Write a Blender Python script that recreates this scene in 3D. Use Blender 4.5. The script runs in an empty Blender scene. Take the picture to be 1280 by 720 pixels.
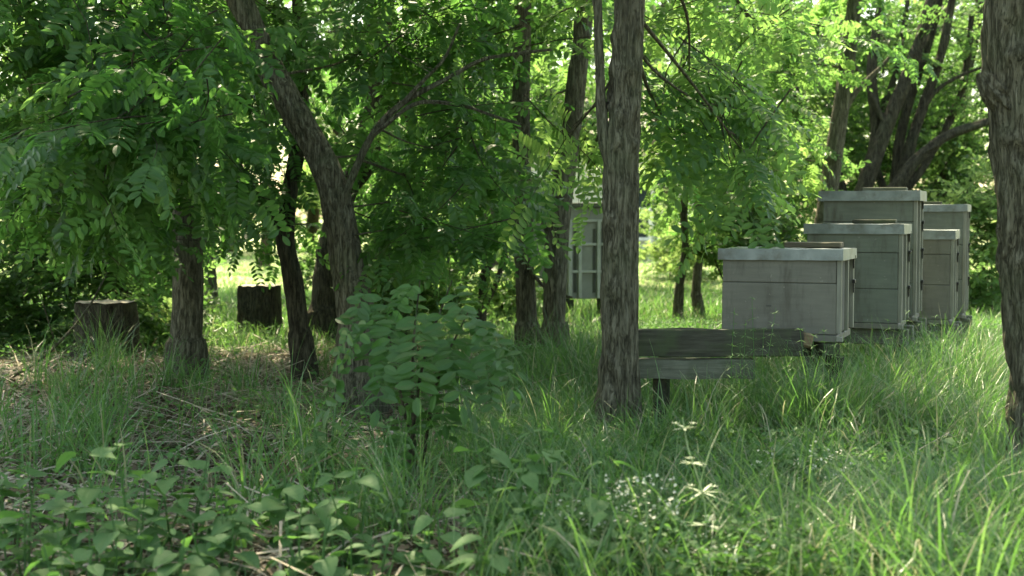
import bpy, math, random
import numpy as np
from mathutils import Vector
R = math.radians
rnd = random.Random(7)
rng = np.random.default_rng(11)
SC = bpy.context.scene
COL = SC.collection

# ------------------------------------------------------------------ camera
H = 0.95
PITCH = math.atan(90 / 1778)
cam_d = bpy.data.cameras.new('camera')
cam = bpy.data.objects.new('camera', cam_d)
COL.objects.link(cam)
cam.location = (0, 0, H)
cam.rotation_euler = (R(90) - PITCH, 0, 0)
cam_d.lens = 50
cam_d.sensor_width = 36
cam_d.clip_start = 0.05
cam_d.clip_end = 1000
cam_d.dof.use_dof = True
cam_d.dof.focus_distance = 6.1
cam_d.dof.aperture_fstop = 3.8
SC.camera = cam

# ------------------------------------------------------------------ world, sun, exposure
SUN_EL, SUN_AZ = R(58), R(-14)            # azimuth measured from +Y towards +X
w = bpy.data.worlds.new('World'); SC.world = w; w.use_nodes = True
nt = w.node_tree; bg = nt.nodes['Background']
sky = nt.nodes.new('ShaderNodeTexSky'); sky.sky_type = 'NISHITA'; sky.sun_disc = False
sky.sun_elevation = SUN_EL; sky.sun_rotation = SUN_AZ; sky.air_density = 1.0; sky.dust_density = 2.0
nt.links.new(sky.outputs[0], bg.inputs[0]); bg.inputs[1].default_value = 0.15
sl = bpy.data.lights.new('sun', 'SUN'); sl.energy = 3.8; sl.angle = R(0.5); sl.color = (1.0, 0.95, 0.86)
so = bpy.data.objects.new('sun', sl); COL.objects.link(so)
sv = Vector((math.sin(SUN_AZ) * math.cos(SUN_EL), math.cos(SUN_AZ) * math.cos(SUN_EL), math.sin(SUN_EL)))
so.rotation_euler = sv.to_track_quat('Z', 'Y').to_euler(); so.location = (0, 0, 20)
SC.view_settings.view_transform = 'Standard'; SC.view_settings.look = 'None'
SC.view_settings.gamma = 1; SC.view_settings.use_curve_mapping = False
SC.view_settings.exposure = 2.2
SC.view_settings.use_white_balance = True
SC.view_settings.white_balance_temperature = 8400
SC.view_settings.white_balance_tint = 4
SC.cycles.use_denoising = True
SC.cycles.max_bounces = 8; SC.cycles.diffuse_bounces = 4; SC.cycles.glossy_bounces = 2
SC.cycles.transmission_bounces = 6; SC.cycles.transparent_max_bounces = 4
SC.cycles.sample_clamp_indirect = 6
SC.cycles.caustics_reflective = False; SC.cycles.caustics_refractive = False

# ------------------------------------------------------------------ helpers: space
CP, SP = math.cos(PITCH), math.sin(PITCH)
def P(px, py, d):
    """world point seen at photo pixel px,py at ground distance d"""
    u = (px - 640) / 1778; v = (360 - py) / 1778
    t = d / (CP + v * SP)
    return np.array([u * t, d, H + t * (v * CP - SP)])
def gz(x, y):
    return (0.018 * np.sin(x * 2.1 + 1) * np.sin(y * 1.7) + 0.012 * np.sin(x * 5.3 + y * 3.1)
            + 0.03 * np.sin(x * .6 + 2) * np.sin(y * .5 + 1))
def G(px, d, dz=0.0):
    x = (px - 640) / 1778 * d
    return np.array([x, d, gz(x, d) + dz])

# ------------------------------------------------------------------ helpers: noise
_tab = np.random.default_rng(3).random((256, 256))
def vnoise(u, v, per=None):
    iu = np.floor(u).astype(int); iv = np.floor(v).astype(int)
    fu = u - iu; fv = v - iv
    fu = fu * fu * (3 - 2 * fu); fv = fv * fv * (3 - 2 * fv)
    i1 = iu + 1
    if per: iu = iu % per; i1 = i1 % per
    a = _tab[iu % 256, iv % 256]; b = _tab[i1 % 256, iv % 256]
    c = _tab[iu % 256, (iv + 1) % 256]; e = _tab[i1 % 256, (iv + 1) % 256]
    return (a * (1 - fu) + b * fu) * (1 - fv) + (c * (1 - fu) + e * fu) * fv
def fnoise(x, y):
    return vnoise(x, y) * .55 + vnoise(x * 2.1 + 9, y * 2.1 + 5) * .3 + vnoise(x * 4.3 + 2, y * 4.3) * .15

# ------------------------------------------------------------------ helpers: geometry
class Geo:
    """quads only"""
    def __init__(s): s.v = []; s.q = []; s.m = []; s.t = []; s.s = []; s.n = 0
    def add(s, v, q, mat=0, tint=0.5, smooth=False):
        v = np.asarray(v, float).reshape(-1, 3); q = np.asarray(q, int).reshape(-1, 4)
        s.v.append(v); s.q.append(q + s.n)
        s.m.append(np.full(len(q), mat, int)); s.s.append(np.full(len(q), smooth, bool))
        t = np.asarray(tint, float)
        s.t.append(np.full(len(v), float(t)) if t.ndim == 0 else t)
        s.n += len(v); return s
    def cat(s):
        return (np.concatenate(s.v), np.concatenate(s.q), np.concatenate(s.m),
                np.concatenate(s.t), np.concatenate(s.s))
    def add_instances(s, tpl, M, T, tint=None, mat_over=None):
        v, q, m, t, sm = tpl
        n = len(T)
        if n == 0: return s
        vv = np.einsum('nij,vj->nvi', M, v) + T[:, None, :]
        qq = q[None] + (np.arange(n) * len(v))[:, None, None]
        tt = np.repeat(t[None], n, 0)
        if tint is not None: tt = np.clip(tt + tint[:, None], 0, 1)
        s.v.append(vv.reshape(-1, 3)); s.q.append(qq.reshape(-1, 4) + s.n)
        s.m.append(np.tile(m, n)); s.s.append(np.tile(sm, n)); s.t.append(tt.ravel())
        s.n += n * len(v); return s
    def mesh(s, name, mats):
        v, q, m, t, sm = s.cat()
        me = bpy.data.meshes.new(name)
        me.vertices.add(len(v)); me.vertices.foreach_set('co', v.astype(np.float32).ravel())
        me.loops.add(q.size); me.loops.foreach_set('vertex_index', q.astype(np.int32).ravel())
        me.polygons.add(len(q))
        me.polygons.foreach_set('loop_start', (np.arange(len(q)) * 4).astype(np.int32))
        me.polygons.foreach_set('loop_total', np.full(len(q), 4, np.int32))
        me.polygons.foreach_set('material_index', m.astype(np.int32))
        me.polygons.foreach_set('use_smooth', sm)
        a = me.attributes.new('tint', 'FLOAT', 'POINT'); a.data.foreach_set('value', t.astype(np.float32))
        for mm in mats: me.materials.append(mm)
        me.update(calc_edges=True)
        return me
    def build(s, name, mats, parent=None, loc=None):
        if not isinstance(mats, (list, tuple)): mats = [mats]
        o = bpy.data.objects.new(name, None if False else s.mesh(name, mats))
        COL.objects.link(o)
        if parent is not None: o.parent = parent
        if loc is not None: o.location = loc
        return o

def rotz(a):
    a = np.atleast_1d(a); c, s_ = np.cos(a), np.sin(a); M = np.zeros((len(a), 3, 3))
    M[:, 0, 0] = c; M[:, 0, 1] = -s_; M[:, 1, 0] = s_; M[:, 1, 1] = c; M[:, 2, 2] = 1; return M
def roty(a):
    a = np.atleast_1d(a); c, s_ = np.cos(a), np.sin(a); M = np.zeros((len(a), 3, 3))
    M[:, 0, 0] = c; M[:, 0, 2] = s_; M[:, 2, 0] = -s_; M[:, 2, 2] = c; M[:, 1, 1] = 1; return M
def rotx(a):
    a = np.atleast_1d(a); c, s_ = np.cos(a), np.sin(a); M = np.zeros((len(a), 3, 3))
    M[:, 1, 1] = c; M[:, 1, 2] = -s_; M[:, 2, 1] = s_; M[:, 2, 2] = c; M[:, 0, 0] = 1; return M

def spline(pts, rad, step):
    pts = np.asarray(pts, float); rad = np.asarray(rad, float)
    if len(pts) == 2: pts = np.array([pts[0], (pts[0] + pts[1]) / 2, pts[1]]); rad = np.array([rad[0], (rad[0] + rad[1]) / 2, rad[1]])
    P0 = np.vstack([2 * pts[0] - pts[1], pts, 2 * pts[-1] - pts[-2]])
    out = []; ro = []
    for i in range(len(pts) - 1):
        a, b, c, d = P0[i:i + 4]
        n = max(2, int(np.linalg.norm(c - b) / step))
        t = np.linspace(0, 1, n, endpoint=False)[:, None]
        out.append(.5 * ((2 * b) + (-a + c) * t + (2 * a - 5 * b + 4 * c - d) * t ** 2 + (-a + 3 * b - 3 * c + d) * t ** 3))
        ro.append(rad[i] + (rad[i + 1] - rad[i]) * t[:, 0])
    out.append(pts[-1:]); ro.append(rad[-1:])
    return np.vstack(out), np.concatenate(ro)

def tube(geo, pts, rad, sides=8, step=.1, amp=0, seed=0, mat=0, tint=.5, cap=False, furrow=10):
    c, r = spline(pts, rad, step)
    n = len(c)
    T = np.gradient(c, axis=0); T /= np.linalg.norm(T, axis=1)[:, None] + 1e-9
    N = np.zeros_like(T)
    ref = np.array([1., 0, 0]) if abs(T[0][0]) < .8 else np.array([0, 1., 0])
    nn = ref - T[0] * ref.dot(T[0]); nn /= np.linalg.norm(nn)
    for i in range(n):
        nn = nn - T[i] * nn.dot(T[i]); nn /= np.linalg.norm(nn) + 1e-9; N[i] = nn
    B = np.cross(T, N)
    th = np.linspace(0, 2 * np.pi, sides, endpoint=False)
    s_ = np.concatenate([[0], np.cumsum(np.linalg.norm(np.diff(c, axis=0), axis=1))])
    rr = np.repeat(r[:, None], sides, 1)
    if amp:
        U = th[None] / (2 * np.pi); S = s_[:, None]
        wob = vnoise(U * 3 + seed, S * 3 + seed * 3.3 + 0 * U) - .5
        K = furrow
        a = vnoise(U * K + (wob * 1.6) + 0 * S + seed * K, S * 7 + seed * 7 + 0 * U)
        b = vnoise(U * K * 2 + wob + seed, S * 22 + seed + 0 * U)
        # keep it periodic: blend the seam
        ridge = 1 - np.abs(a * 2 - 1) * 1.3
        f = (ridge - .4) * amp + (b - .5) * amp * .6
        low = (vnoise(np.cos(th)[None] * 1.2 + 5 + seed + 0 * S, np.sin(th)[None] * 1.2 + 5 + S * 2.5) - .5) * .13
        edge = np.minimum(U, 1 - U) * 8; edge = np.clip(edge, 0, 1)
        rr = rr + f * edge + r[:, None] * low
    v = c[:, None] + rr[..., None] * (np.cos(th)[None, :, None] * N[:, None] + np.sin(th)[None, :, None] * B[:, None])
    idx = np.arange(n * sides).reshape(n, sides)
    q = np.stack([idx[:-1], np.roll(idx[:-1], -1, 1), np.roll(idx[1:], -1, 1), idx[1:]], -1).reshape(-1, 4)
    vv = v.reshape(-1, 3)
    geo.add(vv, q, mat, tint, True)
    if cap:
        for k, e in ((n - 1, 1), (0, -1)):
            ring = v[k]; ctr = c[k]
            r2 = ctr + (ring - ctr) * .01
            ii = np.arange(sides); jj = (ii + 1) % sides
            qq = np.stack([ii, jj, jj + sides, ii + sides], -1)
            if e < 0: qq = qq[:, ::-1]
            geo.add(np.vstack([ring, r2]), qq, mat, tint, False)
    return c, r

def box(geo, c, s, mat=0, rz=0, ry=0, tint=.5, bev=0.0):
    """box with softened edges: centre c, size s"""
    x, y, z = [k / 2 for k in s]
    if bev <= 0:
        v = np.array([[i * x, j * y, k * z] for k in (-1, 1) for j in (-1, 1) for i in (-1, 1)], float)
        q = [[0, 2, 3, 1], [4, 5, 7, 6], [0, 1, 5, 4], [2, 6, 7, 3], [0, 4, 6, 2], [1, 3, 7, 5]]
    else:
        b = min(bev, x * .9, y * .9, z * .9); v = []; q = []
        def idx(a): v.append(a); return len(v) - 1
        cor = {}
        for i in (-1, 1):
            for j in (-1, 1):
                for k in (-1, 1):
                    cor[i, j, k] = (idx([i * x, j * (y - b), k * (z - b)]), idx([i * (x - b), j * y, k * (z - b)]), idx([i * (x - b), j * (y - b), k * z]))
        for i in (-1, 1): q.append([cor[i, -1, -1][0], cor[i, 1, -1][0], cor[i, 1, 1][0], cor[i, -1, 1][0]][::i])
        for j in (-1, 1): q.append([cor[-1, j, -1][1], cor[1, j, -1][1], cor[1, j, 1][1], cor[-1, j, 1][1]][::-j])
        for k in (-1, 1): q.append([cor[-1, -1, k][2], cor[1, -1, k][2], cor[1, 1, k][2], cor[-1, 1, k][2]][::k])
        for i in (-1, 1):
            for j in (-1, 1): q.append([cor[i, j, -1][0], cor[i, j, -1][1], cor[i, j, 1][1], cor[i, j, 1][0]][::-i * j])
            for k in (-1, 1): q.append([cor[i, -1, k][0], cor[i, -1, k][2], cor[i, 1, k][2], cor[i, 1, k][0]][::i * k])
        for j in (-1, 1):
            for k in (-1, 1): q.append([cor[-1, j, k][1], cor[-1, j, k][2], cor[1, j, k][2], cor[1, j, k][1]][::-j * k])
        for a in cor.values(): q.append([a[0], a[1], a[2], a[2]])
        q2 = [f for f in q if len(set(f)) == 4]
        tri = [f for f in q if len(set(f)) == 3]
        for f in tri:           # corner triangle as a quad with a midpoint
            a, bb, cc = f[0], f[1], f[2]
            m_ = [(v[bb][t] + v[cc][t]) / 2 for t in range(3)]
            q2.append([a, bb, idx(m_), cc])
        v = np.array(v, float); q = q2
    if ry: v = v @ roty(ry)[0].T
    if rz: v = v @ rotz(rz)[0].T
    geo.add(v + np.asarray(c, float), q, mat, tint)

# ------------------------------------------------------------------ helpers: objects
def tag(o, label=None, cat=None, group=None, kind=None):
    if label: o['label'] = label
    if cat: o['category'] = cat
    if group: o['group'] = group
    if kind: o['kind'] = kind
    return o
def empty(name, loc, rz=0):
    o = bpy.data.objects.new(name, None); COL.objects.link(o)
    o.location = tuple(float(k) for k in loc); o.rotation_euler = (0, 0, rz); o.empty_display_size = .1; return o
def copy_tree(o, parent=None):
    c = o.copy(); COL.objects.link(c); c.parent = parent
    for ch in list(o.children): copy_tree(ch, c)
    return c

# ------------------------------------------------------------------ materials
def new_mat(name):
    m = bpy.data.materials.new(name); m.use_nodes = True
    nt = m.node_tree; nt.nodes.clear()
    out = nt.nodes.new('ShaderNodeOutputMaterial')
    return m, nt, nt.nodes, nt.links, out
def ramp(N, L, src, cols, pos=None):
    r = N.new('ShaderNodeValToRGB'); e = r.color_ramp.elements
    k = len(cols); pos = pos or [i / (k - 1) for i in range(k)]
    while len(e) < k: e.new(.5)
    for i in range(k): e[i].position = pos[i]; e[i].color = (*cols[i], 1)
    L.new(src, r.inputs[0]); return r.outputs[0]
def noise(N, L, scale, detail=4, stretch=None, rough=.55, coord='Object'):
    tc = N.new('ShaderNodeTexCoord'); n = N.new('ShaderNodeTexNoise')
    n.inputs['Scale'].default_value = scale; n.inputs['Detail'].default_value = detail; n.inputs['Roughness'].default_value = rough
    if stretch:
        mp = N.new('ShaderNodeMapping'); mp.inputs['Scale'].default_value = stretch
        L.new(tc.outputs[coord], mp.inputs[0]); L.new(mp.outputs[0], n.inputs[0])
    else: L.new(tc.outputs[coord], n.inputs[0])
    return n.outputs[0]
def bump(N, L, h, strength, dist):
    b = N.new('ShaderNodeBump'); b.inputs['Strength'].default_value = strength; b.inputs['Distance'].default_value = dist
    L.new(h, b.inputs['Height']); return b.outputs[0]
def mixc(N, L, f, a, b, mode='MIX'):
    m = N.new('ShaderNodeMix'); m.data_type = 'RGBA'; m.blend_type = mode
    for i, s_ in ((0, f), (6, a), (7, b)):
        if isinstance(s_, (int, float)): m.inputs[i].default_value = s_
        elif isinstance(s_, tuple): m.inputs[i].default_value = (*s_, 1)
        else: L.new(s_, m.inputs[i])
    return m.outputs[2]

def leaf_mat(name, refl, trans, tw=.5, rough=.45, spec=.4, tpos=None):
    m, nt, N, L, out = new_mat(name)
    at = N.new('ShaderNodeAttribute'); at.attribute_name = 'tint'
    rc = ramp(N, L, at.outputs['Fac'], refl, tpos); tc = ramp(N, L, at.outputs['Fac'], trans, tpos)
    nz = noise(N, L, 60, 2)
    rc = mixc(N, L, .35, rc, mixc(N, L, 1.0, rc, ramp(N, L, nz, [(.5, .5, .5), (1.3, 1.3, 1.3)]), 'MULTIPLY'))
    p = N.new('ShaderNodeBsdfPrincipled'); p.inputs['Roughness'].default_value = rough
    p.inputs['Specular IOR Level'].default_value = spec
    L.new(rc, p.inputs['Base Color'])
    t = N.new('ShaderNodeBsdfTranslucent'); L.new(tc, t.inputs[0])
    mx = N.new('ShaderNodeMixShader'); mx.inputs[0].default_value = tw
    L.new(p.outputs[0], mx.inputs[1]); L.new(t.outputs[0], mx.inputs[2]); L.new(mx.outputs[0], out.inputs[0])
    return m

M = {}
M['locust'] = leaf_mat('locust_leaf', [(.026, .075, .022), (.045, .115, .028), (.08, .16, .035)],
                       [(.07, .22, .03), (.14, .35, .07), (.36, .58, .15)], .52)
M['shrub'] = leaf_mat('shrub_leaf', [(.018, .05, .014), (.045, .105, .025), (.10, .17, .035)],
                      [(.05, .15, .02), (.18, .37, .09), (.44, .62, .20)], .5)
M['weed'] = leaf_mat('weed_leaf', [(.06, .13, .045), (.085, .175, .06), (.125, .22, .08)],
                     [(.09, .25, .05), (.13, .32, .06), (.2, .4, .08)], .4, .6, .25)
M['grass'] = leaf_mat('grass_blade', [(.042, .105, .030), (.075, .155, .044), (.13, .21, .075), (.34, .32, .21)],
                      [(.08, .22, .045), (.14, .34, .065), (.24, .44, .11), (.36, .34, .2)], .42, .4, .5, [0, .5, .82, 1])
M['straw'] = leaf_mat('dry_straw', [(.16, .13, .09), (.30, .25, .17), (.46, .40, .30)],
                      [(.1, .08, .05), (.2, .16, .1), (.3, .25, .16)], .2, .6, .3)
M['litter'] = leaf_mat('leaf_litter', [(.05, .035, .022), (.12, .085, .05), (.24, .18, .11)],
                       [(.04, .03, .02), (.08, .05, .03), (.1, .07, .04)], .15, .6, .3)
M['pale'] = leaf_mat('sunlit_pale_leaf', [(.22, .30, .14), (.34, .42, .24), (.45, .5, .36)], [(.25, .4, .12), (.35, .48, .2), (.45, .5, .3)], .35, .6, .3)  # sunlight on the cleavers is put into this pale colour
M['petal'] = leaf_mat('white_petal', [(.6, .6, .42), (.75, .74, .58)], [(.5, .55, .45), (.6, .62, .55)], .3)

def bark_mat(name, dark, mid, light, moss=.25):
    m, nt, N, L, out = new_mat(name)
    n1 = noise(N, L, 26, 8, (3.0, 3.0, .36), .66)
    n2 = noise(N, L, 3, 3)
    n3 = noise(N, L, 70, 4, (1.5, 1.5, .5))
    c = ramp(N, L, n1, [dark, mid, light], [.33, .5, .72])
    c = mixc(N, L, .5, c, ramp(N, L, n3, [(.6, .6, .6), (1.25, 1.25, 1.25)], [.3, .7]), 'MULTIPLY')
    n4 = noise(N, L, 17, 5, (3.0, 3.0, .34), .6)
    ck = ramp(N, L, n4, [(1, 1, 1), (.42, .41, .36), (1, 1, 1)], [.455, .5, .545])
    c = mixc(N, L, .8, c, ck, 'MULTIPLY')
    mo = ramp(N, L, n2, [(0, 0, 0), (1, 1, 1)], [.5, .72])
    mm = N.new('ShaderNodeMath'); mm.operation = 'MULTIPLY'; mm.inputs[1].default_value = moss; L.new(mo, mm.inputs[0])
    c = mixc(N, L, mm.outputs[0], c, (.09, .12, .055))
    p = N.new('ShaderNodeBsdfPrincipled'); p.inputs['Roughness'].default_value = .9; p.inputs['Specular IOR Level'].default_value = .2
    L.new(c, p.inputs['Base Color'])
    b = bump(N, L, n1, 1.0, .03); b2 = N.new('ShaderNodeBump'); b2.inputs['Strength'].default_value = .5; b2.inputs['Distance'].default_value = .006
    b3 = N.new('ShaderNodeBump'); b3.inputs['Strength'].default_value = .9; b3.inputs['Distance'].default_value = .015
    L.new(ck, b3.inputs['Height']); L.new(b, b3.inputs['Normal']); L.new(n3, b2.inputs['Height']); L.new(b3.outputs[0], b2.inputs['Normal']); L.new(b2.outputs[0], p.inputs['Normal'])
    L.new(p.outputs[0], out.inputs[0]); return m
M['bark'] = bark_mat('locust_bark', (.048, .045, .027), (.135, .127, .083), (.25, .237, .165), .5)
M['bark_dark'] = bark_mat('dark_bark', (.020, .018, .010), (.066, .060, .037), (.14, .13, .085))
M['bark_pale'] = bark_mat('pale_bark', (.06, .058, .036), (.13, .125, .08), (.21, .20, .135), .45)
M['stump'] = bark_mat('mossy_stump_bark', (.022, .021, .012), (.07, .066, .042), (.13, .125, .08), .9)
M['twig'] = bark_mat('twig_bark', (.05, .045, .03), (.09, .08, .05), (.14, .12, .08), .2)

def wood_mat(name, a, b, c, stretch=(1, 12, 12), moss=0.0, rough=.75, bmp=.4):
    m, nt, N, L, out = new_mat(name)
    n1 = noise(N, L, 5, 6, stretch, .6); n2 = noise(N, L, 4, 5)
    col = ramp(N, L, n1, [a, b, c], [.3, .52, .75])
    col = mixc(N, L, .6, col, ramp(N, L, n2, [(.72, .72, .70), (1.12, 1.12, 1.1)], [.35, .65]), 'MULTIPLY')
    if moss < 0:
        st = ramp(N, L, noise(N, L, 6, 6, (2.2, 2.2, .5), .7), [(0, 0, 0), (.85, .85, .85)], [.50, .70])
        col = mixc(N, L, st, col, (.075, .07, .05))
        ch = ramp(N, L, noise(N, L, 38, 5, None, .7), [(0, 0, 0), (.6, .6, .6)], [.64, .68])
        col = mixc(N, L, ch, col, (.26, .25, .20))
    elif moss:
        mo = ramp(N, L, noise(N, L, 9, 6), [(0, 0, 0), (moss, moss, moss)], [.45, .62])
        col = mixc(N, L, mo, col, (.045, .06, .025))
    p = N.new('ShaderNodeBsdfPrincipled'); p.inputs['Roughness'].default_value = rough; p.inputs['Specular IOR Level'].default_value = .3
    L.new(col, p.inputs['Base Color']); L.new(bump(N, L, n1, bmp, .006), p.inputs['Normal'])
    L.new(p.outputs[0], out.inputs[0]); return m
M['paint_warm'] = wood_mat('hive_paint_warm_grey', (.130, .126, .098), (.150, .145, .114), (.168, .162, .129), (1, 5, 9), -1, .65, .1)
M['paint_green'] = wood_mat('hive_paint_green_grey', (.114, .126, .098), (.134, .147, .114), (.152, .165, .129), (1, 5, 9), -1, .65, .1)
M['batten'] = wood_mat('batten_pale_paint', (.15, .15, .11), (.2, .2, .155), (.26, .26, .2), (14, 14, 1), 0, .6, .15)
M['old_wood'] = wood_mat('mossy_old_timber', (.018, .018, .011), (.042, .042, .027), (.085, .082, .056), (1, 14, 14), .9)
M['grey_wood'] = wood_mat('weathered_grey_timber', (.065, .072, .048), (.10, .106, .075), (.15, .155, .11), (1, 14, 14), .5)
M['slab'] = wood_mat('brown_board', (.06, .048, .028), (.10, .082, .05), (.15, .12, .08), (1, 14, 14), .35)
M['cut'] = wood_mat('cut_wood', (.16, .14, .10), (.28, .25, .19), (.4, .37, .3), (6, 6, 6), .3)
M['break'] = wood_mat('broken_wood', (.09, .065, .035), (.15, .11, .06), (.22, .17, .10), (1, 14, 14), 0)
def metal_mat():
    m, nt, N, L, out = new_mat('galvanised_sheet')
    n1 = noise(N, L, 12, 6); n2 = noise(N, L, 3, 3)
    col = ramp(N, L, n1, [(.12, .14, .128), (.18, .205, .19), (.25, .275, .255)], [.3, .5, .75])
    dm = ramp(N, L, noise(N, L, 7, 8, None, .72), [(0, 0, 0), (.8, .8, .8)], [.5, .66])
    col = mixc(N, L, dm, col, (.10, .095, .07))
    p = N.new('ShaderNodeBsdfPrincipled'); p.inputs['Metallic'].default_value = .35
    L.new(ramp(N, L, n2, [(.35, .35, .35), (.6, .6, .6)]), p.inputs['Roughness'])
    L.new(col, p.inputs['Base Color']); L.new(bump(N, L, n2, .4, .01), p.inputs['Normal'])
    L.new(p.outputs[0], out.inputs[0]); return m
M['metal'] = metal_mat()
def flat_mat(name, col, rough=.6, metal=0, n=.15):
    m, nt, N, L, out = new_mat(name)
    c = ramp(N, L, noise(N, L, 8, 5), [tuple(k * (1 - n) for k in col), tuple(k * (1 + n) for k in col)], [.35, .65])
    p = N.new('ShaderNodeBsdfPrincipled'); p.inputs['Roughness'].default_value = rough; p.inputs['Metallic'].default_value = metal
    L.new(c, p.inputs['Base Color']); L.new(p.outputs[0], out.inputs[0]); return m
M['pale_grey'] = flat_mat('pale_grey_paint', (.27, .27, .235), .7)
M['pale_wood'] = flat_mat('pale_wood_paint', (.42, .42, .37), .7)
M['latch'] = flat_mat('dark_latch_metal', (.03, .03, .028), .5, .6)
M['gap'] = flat_mat('recess_shade_dark', (.07, .07, .055), .8)  # dark colour carries the shade of gaps and recesses
M['wall'] = flat_mat('cream_render', (.55, .53, .47), .9)
M['white'] = flat_mat('white_paint', (.75, .75, .72), .5)
M['glass'] = flat_mat('dark_glass', (.03, .04, .045), .1)
M['roof'] = flat_mat('roof_tile', (.12, .09, .07), .8)

def ground_mat():
    m, nt, N, L, out = new_mat('forest_floor')
    n1 = noise(N, L, 1.3, 5); n2 = noise(N, L, 18, 6); n3 = noise(N, L, 90, 4)
    soil = ramp(N, L, n2, [(.03, .024, .016), (.075, .058, .038), (.15, .12, .08)], [.3, .5, .72])
    grs = ramp(N, L, n2, [(.035, .055, .018), (.07, .10, .032), (.13, .15, .06)], [.3, .5, .72])
    tc = N.new('ShaderNodeTexCoord'); sx = N.new('ShaderNodeSeparateXYZ'); L.new(tc.outputs['Object'], sx.inputs[0])
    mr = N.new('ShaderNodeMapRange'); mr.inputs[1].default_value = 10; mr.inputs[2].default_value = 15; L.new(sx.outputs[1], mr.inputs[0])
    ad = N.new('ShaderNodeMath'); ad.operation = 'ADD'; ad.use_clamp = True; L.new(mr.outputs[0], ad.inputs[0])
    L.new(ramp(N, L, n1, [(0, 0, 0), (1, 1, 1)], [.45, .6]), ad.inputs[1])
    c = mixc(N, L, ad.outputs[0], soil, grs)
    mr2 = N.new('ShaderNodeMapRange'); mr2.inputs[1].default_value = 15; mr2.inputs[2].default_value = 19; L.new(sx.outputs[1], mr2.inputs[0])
    c = mixc(N, L, mr2.outputs[0], c, ramp(N, L, n2, [(.22, .27, .11), (.40, .43, .24)], [.3, .7]))  # far lawn whitened so its colour carries the strong sun
    p = N.new('ShaderNodeBsdfPrincipled'); p.inputs['Roughness'].default_value = .95; p.inputs['Specular IOR Level'].default_value = .15
    L.new(c, p.inputs['Base Color']); b = N.new('ShaderNodeBump'); b.inputs['Strength'].default_value = .8; b.inputs['Distance'].default_value = .03
    L.new(n2, b.inputs['Height']); L.new(b.outputs[0], p.inputs['Normal']); L.new(p.outputs[0], out.inputs[0]); return m
M['ground'] = ground_mat()

# ------------------------------------------------------------------ ground: one sheet to the horizon
def build_ground():
    xs = np.concatenate([[-400, -150, -60, -30, -20], np.linspace(-14, 14, 260), [20, 30, 60, 150, 400]])
    ys = np.concatenate([[-400, -100, -30, -10, -3], np.linspace(0, 24, 260), [28, 34, 45, 70, 120, 250, 500]])
    X, Y = np.meshgrid(xs, ys)
    Z = gz(X, Y) + (fnoise(X * 6, Y * 6) - .5) * .03 - .012
    v = np.stack([X, Y, Z], -1).reshape(-1, 3)
    idx = np.arange(X.size).reshape(X.shape)
    q = np.stack([idx[:-1, :-1], idx[:-1, 1:], idx[1:, 1:], idx[1:, :-1]], -1).reshape(-1, 4)
    o = Geo().add(v, q, 0, .5, True).build('ground', M['ground'])
    tag(o, kind='structure')
build_ground()

# ------------------------------------------------------------------ leaf templates
def leaf_t(L_, W, n=3, fold=.25, droop=.15, prof='oval'):
    t = np.linspace(0, 1, n + 1)
    if prof == 'oval': w_ = np.sqrt(np.clip(1 - (2 * t - 1) ** 2, 0, 1)); w_ = np.maximum(w_, .12)
    elif prof == 'heart': w_ = np.array([.55, .95, 1, .78, .45, .02])[:n + 1] if n == 5 else 1 - t ** 2
    else: w_ = np.sin(np.pi * np.clip(t, .02, .995) ** .8)
    w_ = w_ * W / 2
    z = -droop * L_ * t ** 2
    c = np.stack([t * L_, 0 * t, z], -1)
    l = np.stack([t * L_, w_, z + w_ * fold], -1); r = np.stack([t * L_, -w_, z + w_ * fold], -1)
    v = np.vstack([c, l, r]); k = n + 1
    q = [[i, i + 1, k + i + 1, k + i] for i in range(n)] + [[i + 1, i, 2 * k + i, 2 * k + i + 1] for i in range(n)]
    return v, np.array(q)
def leaf_low(L_, W):
    v = np.array([[0, 0, 0], [.25 * L_, -W * .42, W * .1], [.72 * L_, -W * .42, W * .1], [L_, 0, -L_ * .08], [.72 * L_, W * .42, W * .1], [.25 * L_, W * .42, W * .1]])
    return v, np.array([[0, 1, 2, 3], [0, 3, 4, 5]])

def compound(geo, org, Mx, length, lod, r_, leaf_len=.048, mat=0, tint=.5, flat=False):
    """one pinnate locust leaf along local +X"""
    pairs = r_.randint(6, 9)
    dr = r_.uniform(.15, .6); tn = tint + r_.uniform(-.12, .12)
    def axis(t):
        a = dr * t
        return np.array([length * t, 0, -length * .5 * dr * t * t])
    rach = np.array([axis(t) for t in (0, .5, 1)]) @ Mx.T + org
    if lod == 0: tube(geo, rach, [.0012, .001, .0006], 3, .1, mat=mat, tint=tn)
    for i in range(pairs * 2 + 1):
        if i == pairs * 2: t = 1.0; side = 0
        else: t = .18 + .8 * (i // 2) / pairs; side = 1 if i % 2 else -1
        if r_.random() < .04: continue
        ll = leaf_len * r_.uniform(.85, 1.12) * (1 - .25 * abs(t - .55)); ww = ll * r_.uniform(.42, .5)
        lv, lq = leaf_t(ll, ww, 4, .22, r_.uniform(0, .2)) if lod == 0 else leaf_low(ll, ww)
        ang = side * R(r_.uniform(58, 80)) if side else 0
        pit = r_.uniform(-.1, .45) + dr * t * .3
        if flat: ang = side * R(r_.uniform(60, 90)); pit = r_.uniform(-.22, .32)
        m_ = rotz(ang)[0] @ rotx(r_.uniform(-.4, .4))[0] @ roty(pit)[0]
        v = (lv @ m_.T + axis(t)) @ Mx.T + org
        geo.add(v, lq, mat, tn + r_.uniform(-.08, .08))

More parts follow.
